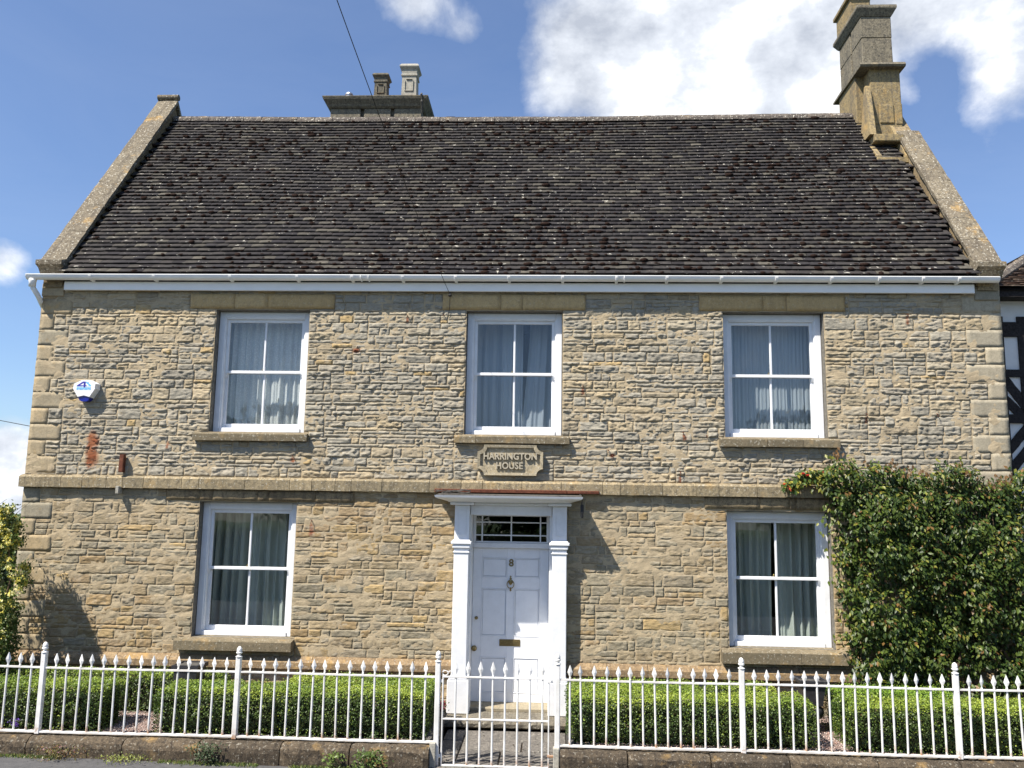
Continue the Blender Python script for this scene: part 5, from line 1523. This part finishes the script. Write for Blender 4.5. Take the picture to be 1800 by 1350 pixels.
def cl_edge(z):     # left edge of the foliage at height z
    return np.interp(z, [.3, .75, 1.2, 1.7, 2.2, 2.6, 2.85, 3.2, 3.4], [3.86, 3.72, 3.66, 3.62, 3.58, 3.52, 3.46, 3.42, 3.6])


def cl_top(x): return np.interp(x, [3.2, 3.45, 3.6, 3.8, 4.2, 4.6, 5.0, 5.4, 5.8, 6.2], [3.1, 3.36, 3.42, 3.22, 3.28, 3.14, 3.34, 3.04, 3.22, 2.85])


Ps, Ns, Cs = [], [], []
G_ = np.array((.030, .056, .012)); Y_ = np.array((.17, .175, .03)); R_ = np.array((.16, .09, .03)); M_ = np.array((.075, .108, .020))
cents = []
tries = 0
while tries < 9000 and len(cents) < 420:
    tries += 1
    x, z = R.uniform(3.42, 6.25), R.uniform(.30, 3.36)
    if x < cl_edge(z) + .07 or z > cl_top(x) - .06: continue
    n_ = fbm(np.array([[x * 1.7, z * 1.7, 5.5]]), 2)[0]
    if n_ < .44 and R.random() < .85: continue
    if any(math.hypot(x - a, (z - b) * 1.2) < c for a, b, c in ((5.12, 2.74, .20), (4.15, 2.02, .13), (5.35, 1.15, .20), (4.6, 1.55, .12), (3.75, 2.45, .10))): continue
    if (x < cl_edge(z) + .22 or z > cl_top(x) - .2) and R.random() < .35: continue
    if any((x - a) ** 2 + (z - b) ** 2 < .112 ** 2 for a, b in cents): continue
    cents.append((x, z))
for (x, z) in cents:
    r_ = R.uniform(.09, .17); p_ = R.uniform(.10, .52) * (.6 if z > 2.9 else 1)
    n = int(50 * (r_ / .12) ** 2)
    d = NP.normal(size=(n, 3)); d /= np.linalg.norm(d, axis=1, keepdims=True); d[:, 1] = -np.abs(d[:, 1])
    sh = NP.uniform(.55, 1.0, (n, 1)); P0 = np.array((x, -p_, z)) + d * sh * r_ * np.array((1.15, .9, .95))
    Ps.append(P0); Ns.append(d * .6 + np.array((0, -.55, .55)) + NP.normal(scale=.38, size=(n, 3)))
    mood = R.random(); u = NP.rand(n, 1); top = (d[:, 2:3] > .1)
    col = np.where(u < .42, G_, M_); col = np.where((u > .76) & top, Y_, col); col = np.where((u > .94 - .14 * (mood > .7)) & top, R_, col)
    Cs.append(col * NP.uniform(.7, 1.3, (n, 1)))
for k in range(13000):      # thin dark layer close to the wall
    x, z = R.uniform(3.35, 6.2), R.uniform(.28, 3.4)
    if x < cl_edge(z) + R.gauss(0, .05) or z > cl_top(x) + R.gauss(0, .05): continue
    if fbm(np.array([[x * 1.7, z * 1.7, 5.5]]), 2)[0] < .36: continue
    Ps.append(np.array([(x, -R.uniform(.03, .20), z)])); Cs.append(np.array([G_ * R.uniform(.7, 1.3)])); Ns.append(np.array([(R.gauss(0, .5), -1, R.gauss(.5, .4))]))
for k in range(150):     # the shoot lying along the string course
    x = R.uniform(2.93, 3.5); z = 3.05 + (x - 2.9) * .12 + R.gauss(0, .03) + (.05 if x > 3.1 else -.02)
    c = np.array((x, -.16 + R.gauss(0, .03), z)) + NP.normal(scale=.02, size=(4, 3)); Ps.append(c)
    col = np.array((.40, .08, .04)) if R.random() < .04 else (np.array((.24, .22, .04)) if R.random() < .35 else np.array((.07, .12, .03)))
    Cs.append(np.tile(col, (4, 1)) * NP.uniform(.8, 1.3, (4, 1))); Ns.append(np.tile((0, -1, .6), (4, 1)) + NP.normal(scale=.5, size=(4, 3)))
for k in range(46):      # straggling leafy shoots beyond the outline
    if k < 22: z = R.uniform(.7, 3.1); x = float(cl_edge(z)) + .05; dx, dz = -R.uniform(.08, .26), R.uniform(-.08, .14)
    else: x = R.uniform(3.5, 6.0); z = float(cl_top(x)) - .08; dx, dz = R.uniform(-.12, .12), R.uniform(.10, .26)
    for j in range(9):
        f_ = j / 8; Ps.append(np.array([(x + dx * f_ + R.gauss(0, .015), -.16 - .06 * math.sin(f_ * 3), z + dz * f_ - .05 * f_ * f_ + R.gauss(0, .012))])); Cs.append(np.array([M_ if R.random() < .6 else Y_]) * R.uniform(.7, 1.3)); Ns.append(np.array([(R.gauss(0, .5), -1, .5)]))
for k in range(34):      # young shoots standing up from the top
    x = R.uniform(3.5, 6.0); z = cl_top(x) - .04; L_ = R.uniform(.05, .2)
    for j in range(5):
        Ps.append(np.array([(x + R.gauss(0, .012) + j * .01 * R.choice((-1, 1)), -.15 - R.uniform(0, .1), z + L_ * j / 5)])); Cs.append(np.array([(.15, .085, .035)]) * R.uniform(.7, 1.3)); Ns.append(np.array([(R.gauss(0, .6), -1, .3)]))
P, N_, C_ = np.concatenate(Ps), np.concatenate(Ns), np.concatenate(Cs)
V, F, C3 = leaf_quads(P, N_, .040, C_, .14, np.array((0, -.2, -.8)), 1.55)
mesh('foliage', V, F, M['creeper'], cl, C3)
for k, (x, z) in enumerate(((2.915, 3.035), (3.14, 3.17), (3.20, 3.15))):
    q = MB()
    for a in range(9):
        th = a * 2.4; rr_ = .008 + .006 * (a % 3)
        q.lathe([(.004, z - .01), (.010, z + .002), (.006, z + .012)], x + rr_ * math.cos(th), -.21 + rr_ * math.sin(th), 6, col=(.55, .03, .03))
    q.build('red_bloom', M['petal'], cl)

# yellow rambler at the left corner
yr_ = thing('yellow_rambling_rose', (-7.35, -.6, .25), 'climber covered in small yellow flowers at the left corner of the house', 'climber')
stem = MB()
for k in range(6):
    x = -7.3 + .12 * k; stem.tube([(x, -.6, .25), (x + R.uniform(-.1, .1), -.62, 1.0), (x + R.uniform(-.15, .15), -.6, 1.7), (x + R.uniform(-.2, .2), -.58, 2.35)], [.02, .016, .011, .006], 6)
for k in range(7):
    x = -7.15 + .08 * k; stem.tube([(x, -.55, 2.2), (x + R.uniform(-.05, .2), -.55, 2.5), (x + R.uniform(-.1, .3), -.5, 2.62 + R.uniform(0, .15))], [.005, .004, .002], 5)
stem.build('stem', M['stem'], yr_)
Ps, Ns, Cs = [], [], []; fP, fN, fC = [], [], []
for k in range(3400):
    z = R.uniform(.3, 2.62)
    xe = np.interp(z, [.3, .9, 1.3, 1.8, 2.2, 2.45, 2.6], [-6.55, -6.44, -6.38, -6.36, -6.44, -6.56, -6.66])
    x = xe - abs(R.gauss(0, .28)) - .02; y = -.62 + R.uniform(-.22, .18)
    if fbm(np.array([[x * 4, y * 4, z * 4]]), 2)[0] < .40: continue
    c = np.array((x, y, z)) + NP.normal(scale=.03, size=(6, 3)); Ps.append(c)
    Cs.append(np.tile((.075, .11, .025), (6, 1)) * NP.uniform(.6, 1.6, (6, 1))); Ns.append(np.tile((R.gauss(0, .5), -1, .6), (6, 1)) + NP.normal(scale=.6, size=(6, 3)))
    if R.random() < np.interp(z, [.5, 1.2, 1.6, 2.4], [.04, .14, .75, .95]):
        yy = y - R.uniform(.02, .08)
        fc = np.array((x, yy, z)) + NP.normal(scale=.012, size=(9, 3)); fP.append(fc)
        fC.append(np.tile((.70, .60, .16) if R.random() < .6 else (.74, .69, .36), (9, 1)) * NP.uniform(.85, 1.15, (9, 1))); fN.append(np.tile((0, -1, .6), (9, 1)) + NP.normal(scale=.7, size=(9, 3)))
P, N_, C_ = np.concatenate(Ps), np.concatenate(Ns), np.concatenate(Cs)
V, F, C3 = leaf_quads(P, N_, .024, C_, .12, None, 1.6); mesh('foliage', V, F, M['creeper'], yr_, C3)
P, N_, C_ = np.concatenate(fP), np.concatenate(fN), np.concatenate(fC)
V, F, C3 = leaf_quads(P, N_, .026, C_, .25, None, 1.1); mesh('blossoms', V, F, M['petal'], yr_, C3)


def tuft(name, x, y, z, label, cat, n, h, sp, cols, size, blooms=None, group=None):
    t_ = thing(name, (x, y, z), label, cat, group)
    st_ = MB()
    for k in range(8): st_.tube([(x, y, z - .01), (x + R.gauss(0, sp * .5), y + R.gauss(0, sp * .25) - .02, z + h * R.uniform(.5, 1))], [.003, .001], 4)
    st_.build('stem', M['stem'], t_)
    P = np.stack([x + NP.normal(scale=sp * .55, size=n), y - .02 + NP.normal(scale=sp * .3, size=n), z + h * NP.rand(n) ** .8], 1); P[:, 1] = np.minimum(P[:, 1], y + .05)
    N_ = np.tile((0, -.8, .8), (n, 1)) + NP.normal(scale=.5, size=(n, 3))
    C_ = np.array(cols)[NP.randint(0, len(cols), n)] * NP.uniform(.7, 1.3, (n, 1))
    V, F, C3 = leaf_quads(P, N_, size, C_, .15, None, 1.7); mesh('foliage', V, F, M['creeper'], t_, C3)
    if blooms:
        m_ = blooms[1]; P = np.stack([x + NP.normal(scale=sp * .4, size=m_), y - .05 + NP.normal(scale=sp * .2, size=m_), z + h * (.6 + .5 * NP.rand(m_))], 1)
        V, F, C3 = leaf_quads(P, NP.normal(size=(m_, 3)) + np.array((0, -1, .5)), blooms[2], np.tile(blooms[0], (m_, 1)) * NP.uniform(.7, 1.2, (m_, 1)), .2, None, 1.1); mesh('blossoms', V, F, M['petal'], t_, C3)
    return t_


GR = [(.06, .10, .02), (.09, .12, .03), (.05, .08, .025)]
WG = 'weeds at the foot of the street wall'
tuft('weed', -3.42, -2.09, road_z(-3.42), 'dark leafy weed at the wall foot below the second railing post', 'weed', 260, .20, .13, [(.045, .07, .03), (.06, .08, .04)], .018, group=WG)
tuft('weed', -2.12, -2.10, road_z(-2.12), 'pale leafy weed at the wall foot near the gate', 'weed', 120, .16, .09, [(.12, .17, .04)], .022, group=WG)
tuft('weed', -1.78, -2.12, road_z(-1.78), 'bushy dark weed closest to the gate', 'weed', 220, .20, .12, [(.05, .08, .02), (.09, .14, .03)], .022, group=WG)
tuft('weed', -4.95, -2.10, road_z(-4.95), 'reddish weed with tiny pink flowers below the first railing post', 'weed', 320, .13, .24, [(.14, .12, .03), (.08, .07, .03), (.15, .07, .03)], .014, ((.6, .3, .4), 24, .010), group=WG)
tuft('weed', -4.25, -2.10, road_z(-4.25), 'low yellowish weed along the wall foot', 'weed', 260, .07, .25, [(.22, .24, .05), (.14, .17, .04)], .013, group=WG)
tuft('weed', .55, -2.11, road_z(.55), 'small green weed at the wall foot right of the gate', 'weed', 90, .10, .10, GR, .016, group=WG)
tuft('purple_flower', -5.58, -1.80, .26, 'small purple flowering plant behind the railing at the far left', 'flower', 120, .14, .07, GR, .016, ((.12, .05, .35), 60, .018))
tuft('pink_flower', -1.25, -.45, .25, 'bright pink flower beside the left pilaster base', 'flower', 90, .14, .05, GR, .018, ((.75, .03, .18), 150, .02))
# grass and moss along the wall foot
n = 5200
gx = np.concatenate([NP.uniform(-7.8, -1.2, 3800), NP.uniform(.1, 6, 1400)]); keep = fbm(np.stack([gx * 2.2, gx * 0, gx * 0], 1), 3) > .42
gx = gx[keep]; n = len(gx)
P = np.stack([gx, -2.055 - np.abs(NP.normal(scale=.035, size=n)), road_z(gx) - .004], 1)
V, F, C3 = leaf_quads(P, np.tile((0, -1, .1), (n, 1)) + NP.normal(scale=.4, size=(n, 3)), .012, np.array([(.10, .14, .03), (.18, .18, .06), (.07, .10, .03)])[NP.randint(0, 3, n)], .05, np.array((0, -.3, 1.4)), 2.8)
tag(mesh('grass', V, F, M['leaf'], None, C3), 'thin grass and moss growing along the foot of the low wall', 'grass', kind='stuff')
# fallen leaves on the path
n = 40; P = np.stack([NP.uniform(-1.1, .15, n), NP.uniform(-1.9, -.5, n), np.full(n, .095)], 1)
V, F, C3 = leaf_quads(P, np.tile((0, 0, 1.), (n, 1)) + NP.normal(scale=.3, size=(n, 3)), .02, np.tile((.05, .04, .03), (n, 1)), .1, None, 1.4)
tag(mesh('leaf_litter', V, F, M['creeper'], None, C3), 'dry leaves scattered on the stone path', 'leaves', kind='stuff')

# ================================================================== OVERHEAD WIRES
def wire(pa, pb, sag_, r, n=40):
    a, b = Vector(pa), Vector(pb); return [tuple(a.lerp(b, i / n) - Vector((0, 0, sag_ * 4 * (i / n) * (1 - i / n)))) for i in range(n + 1)]


q = MB(); q.tube(wire((-1.33, -.13, 5.46), (-1.60, -13.0, 7.4), .30, 0), .0036, 6)
q.lathe([(.02, 5.44), (.026, 5.455), (.015, 5.48), (.008, 5.50)], -1.33, -.1, 10); q.tube([(-1.33, -.1, 5.47), (-1.33, 0, 5.46)], .008, 6); q.tube([(-1.33, -.1, 5.45), (-1.34, -.03, 5.30), (-1.36, -.02, 5.2)], .004, 5)
tag(q.build('telephone_wire', M['wire']), 'thin black telephone wire reaching the wall above the middle window', 'wire')
q = MB(); q.tube(wire((-30, 24, 7.4), (-5.5, 8.5, 3.4), .1, 0), .012, 5)
tag(q.build('telephone_wire', M['wire']), 'thin wire crossing the clouds beyond the left corner', 'wire')

# ================================================================== NEIGHBOUR
nb = thing('timber_framed_house', (8.2, .9, 0), 'black and white timber framed house with brown tiled roof beyond the right corner', 'house')
NY = .75; NX0 = 6.04
q = MB(); q.box(NX0, 12.0, NY, 6.5, -.1, 5.78); q.build('wall', M['render'], nb)


def beam(p, qd, w, proud=.03, name='beam'):
    (xa, za), (xb, zb) = p, qd; L_ = math.hypot(xb - xa, zb - za); ux, uz = (xb - xa) / L_, (zb - za) / L_; nx_, nz_ = -uz * w / 2, ux * w / 2
    n = 8; V = []
    for i in range(n + 1):
        cx, cz = xa + (xb - xa) * i / n, za + (zb - za) * i / n; j1, j2 = R.uniform(-.008, .008), R.uniform(-.008, .008)
        V += [(cx + nx_ * (1 + j1 * 8), NY - proud, cz + nz_ * (1 + j1 * 8)), (cx - nx_ * (1 + j2 * 8), NY - proud, cz - nz_ * (1 + j2 * 8)), (cx - nx_, NY + .03, cz - nz_), (cx + nx_, NY + .03, cz + nz_)]
    F = [(i * 4 + k, i * 4 + (k + 1) % 4, i * 4 + 4 + (k + 1) % 4, i * 4 + 4 + k) for i in range(n) for k in range(4)] + [[0, 1, 2, 3], [n * 4 + k for k in (3, 2, 1, 0)]]
    b_ = MB(); b_.add(V, F); return b_.build(name, M['timber'], nb)


for k, (za, w) in enumerate(((5.22, .20), (4.61, .10), (3.99, .12), (3.18, .12), (2.2, .14), (1.1, .14))): beam((NX0 + .02, za), (11.9, za), w, .03 + .003 * k)
for k, xx in enumerate((6.12, 6.45, 7.3, 8.2, 9.2, 10.2, 11.3)): beam((xx, .1), (xx, 5.4), .14, .024)
for (a, b) in (((6.15, 4.56), (6.42, 4.16)), ((6.12, 4.30), (6.40, 3.99)), ((6.12, 3.52), (6.45, 3.90)), ((6.10, 3.22), (6.45, 3.62)), ((6.1, 3.12), (6.45, 2.65)), ((6.5, 3.9), (7.2, 3.25)), ((7.6, 3.2), (8.45, 3.9)), ((8.5, 3.9), (9.4, 3.2))): beam(a, b, .12, .018, 'brace')
q = MB(); q.box(NX0 - .05, 12, NY - .26, NY, 5.62, 5.72); q.build('eaves_board', M['timber'], nb)
q = MB(); q.tube([(6.46, NY - .06, 3.95), (6.62, NY - .07, 3.98), (6.66, NY - .07, 3.9), (6.66, NY - .07, 1.0)], .03, 8); q.build('pipe', M['lead'], nb)
# hipped roof with tile courses
ez, ey, ex = 5.72, NY - .30, 5.86
pitch = rad(31)
V = []; tfc = []; tcs = []; TPN = np.array([(.12, .075, .055), (.15, .105, .08), (.095, .07, .06), (.17, .13, .10), (.08, .06, .052)])
tnb = MB()
upn = np.array([0, math.cos(pitch), math.sin(pitch)]); nn_ = np.array([0, -math.sin(pitch), math.cos(pitch)])
objs = 0
first = None
for j in range(34):
    s = j * .105; p = np.array([0, ey, ez]) + upn * s; xl = ex + s * math.cos(pitch) * .95
    x = xl + (.08 if j % 2 else 0)
    while x < 9.2:
        c = TPN[R.randrange(5)] * R.uniform(.75, 1.2); l_ = R.gauss(0, .003)
        rr3 = np.array([[1, 0, 0], [0, upn[1], nn_[1]], [0, upn[2], nn_[2]]])
        q3 = (tv @ rr3.T) + p + nn_ * l_ + np.array([x + .08, 0, 0])
        if x < 7.6 and objs < 300 and j < 26:
            b_ = MB(); b_.add(q3, tf, c); b_.build('tile', M['tile'], nb, fix=False); objs += 1
        else: tnb.add(q3, tf, c)
        x += .165
for j in range(34):      # left hip slope
    s = j * .105; upl = np.array([math.cos(pitch), 0, math.sin(pitch)]); nl = np.array([-math.sin(pitch), 0, math.cos(pitch)])
    y = ey + s * math.cos(pitch) / .95 + (.08 if j % 2 else 0)
    while y < 6.2:
        c = TPN[R.randrange(5)] * R.uniform(.75, 1.2)
        rr3 = np.array([[0, upl[0], nl[0]], [-1, 0, 0], [0, upl[2], nl[2]]])
        tnb.add((tv @ rr3.T) + np.array([ex, y + .08, ez]) + upl * s, tf, c); y += .165
o = tnb.build('roof_tiles', M['tile'], nb, fix=False); o['kind'] = 'stuff'
q = MB(); H_ = 34 * .105
ap = (ex + H_ * math.cos(pitch), ey + H_ * math.cos(pitch), ez + H_ * math.sin(pitch))
q.add([(ex, ey, ez - .01), (12, ey, ez - .01), (12, ap[1], ap[2] - .01), (ap[0], ap[1], ap[2] - .01), (ex, 6.8, ez - .01), (12, 6.8, ez - .01)], [(0, 1, 2, 3), (0, 3, 4), (4, 3, 2, 5)]); q.build('roof', M['under'], nb, fix=False)
q0 = None
hd = Vector((ap[0] - ex, ap[1] - ey, ap[2] - ez)); Lh = hd.length; hd.normalize()
for k in range(int(Lh / .3)):
    a = Vector((ex, ey, ez)) + hd * (.3 * k) + Vector((0, 0, .03)); q = MB(); q.tube([a, a + hd * .15, a + hd * .31], [.075, .08, .085], 8); q.build('hip_tile', M['ridge'], nb)

hr = thing('field_hedgerow', (-24, 16, -.3), 'dark hedgerow low in the distance beyond the yellow climber', 'hedge')
q = MB(); q.box(-48, -7.5, 15.4, 16.6, -.4, 1.6, .2); q.build('hedge_twigs', M['core'], hr)
n = 22000; P = np.stack([NP.uniform(-48, -7.4, n), 15.3 + NP.exponential(.25, n), NP.uniform(-.3, 1.5, n)], 1); P[:, 2] += .45 * vnoise(np.stack([P[:, 0] * .6, P[:, 0] * 0, P[:, 0] * 0], 1)) * (P[:, 2] > .6)
V, F, C3 = leaf_quads(P + NP.normal(scale=.08, size=(n, 3)), NP.normal(size=(n, 3)) + np.array((0, -.8, .6)), .12, np.tile((.06, .09, .022), (n, 1)) * NP.uniform(.5, 1.5, (n, 1)), .2, None, 1.4)
mesh('foliage', V, F, M['leaf'], hr, C3)

# ================================================================== ACROSS THE STREET (seen only mirrored in the panes)
op = thing('gabled_cottage', (3.5, -27, 0), 'pale gabled cottage across the street mirrored in the windows', 'house')
q = MB(); q.prism([(0.5, 0), (7.5, 0), (7.5, 3.6), (4.0, 7.0), (.5, 3.6)], 'y', -31, -25); q.build('wall', M['render'], op)
q = MB(); q.prism([(.1, 3.35), (4.0, 7.15), (7.9, 3.35), (7.9, 3.55), (4.0, 7.35), (.1, 3.55)], 'y', -31.3, -24.7); q.build('roof', M['under'], op)
for a, c in ((1.6, 1), (5.2, 1), (3.3, 3.9)):
    q = MB(); q.box(a, a + 1.1, -25.0, -24.96, c, c + 1.3); q.build('window', M['dark'], op)


def tree(x, y, h, r, label):
    t_ = thing('tree', (x, y, -.3), label, 'tree', 'trees across the street')
    q = MB(); q.tube([(x, y, -.3), (x + .1, y, h * .3), (x, y + .1, h * .6)], [.28, .2, .08], 8)
    for k in range(6): a = k * 1.1; q.tube([(x, y, h * (.3 + .05 * k)), (x + r * .6 * math.cos(a), y + r * .6 * math.sin(a), h * (.5 + .06 * k))], [.1, .03], 6)
    q.build('trunk', M['stem'], t_)
    n = 7000; P = NP.normal(size=(n, 3)); P /= np.linalg.norm(P, axis=1, keepdims=True); P *= (NP.rand(n, 1) ** .4)
    P = P * np.array((r, r, h * .36)) * (.7 + .6 * fbm(P * 2.5 + x, 2))[:, None] + np.array((x, y, h * .62))
    V, F, C3 = leaf_quads(P, NP.normal(size=(n, 3)) + np.array((0, 0, .6)), .22, np.tile((.05, .08, .02), (n, 1)) * NP.uniform(.6, 1.4, (n, 1)), .2, None, 1.4)
    mesh('crown', V, F, M['leaf'], t_, C3)


hb = thing('roadside_hedge', (0, -14.6, 0), 'long dark hedge across the street mirrored in the lower panes', 'hedge')
q = MB(); q.box(-22, 22, -15.1, -14.1, -.3, 1.9, .1); q.build('hedge_twigs', M['core'], hb)
n = 26000; P = np.stack([NP.uniform(-22, 22, n), np.where(NP.rand(n) < .6, -14.08, NP.uniform(-15.1, -14.1, n)), NP.uniform(0, 1.95, n)], 1); P[:, 2] = np.where(P[:, 1] < -14.085, 1.93, P[:, 2])
V, F, C3 = leaf_quads(P + NP.normal(scale=.05, size=(n, 3)), NP.normal(size=(n, 3)) + np.array((0, .8, .6)), .07, np.tile((.05, .08, .02), (n, 1)) * NP.uniform(.6, 1.4, (n, 1)), .2, None, 1.4)
mesh('foliage', V, F, M['leaf'], hb, C3)
for k, (x, y, h, r, lb) in enumerate(((-6, -26, 6.5, 3.2, 'rounded'), (-12, -28, 7.5, 3.6, 'tall'), (-1.0, -30, 6.0, 2.8, 'small'), (11, -27, 7, 3.2, 'spreading'), (-19, -27, 6.5, 3.4, 'dense'), (17, -29, 8, 3.8, 'broad'))):
    tree(x, y, h, r, lb + ' green tree across the street mirrored in the window panes')
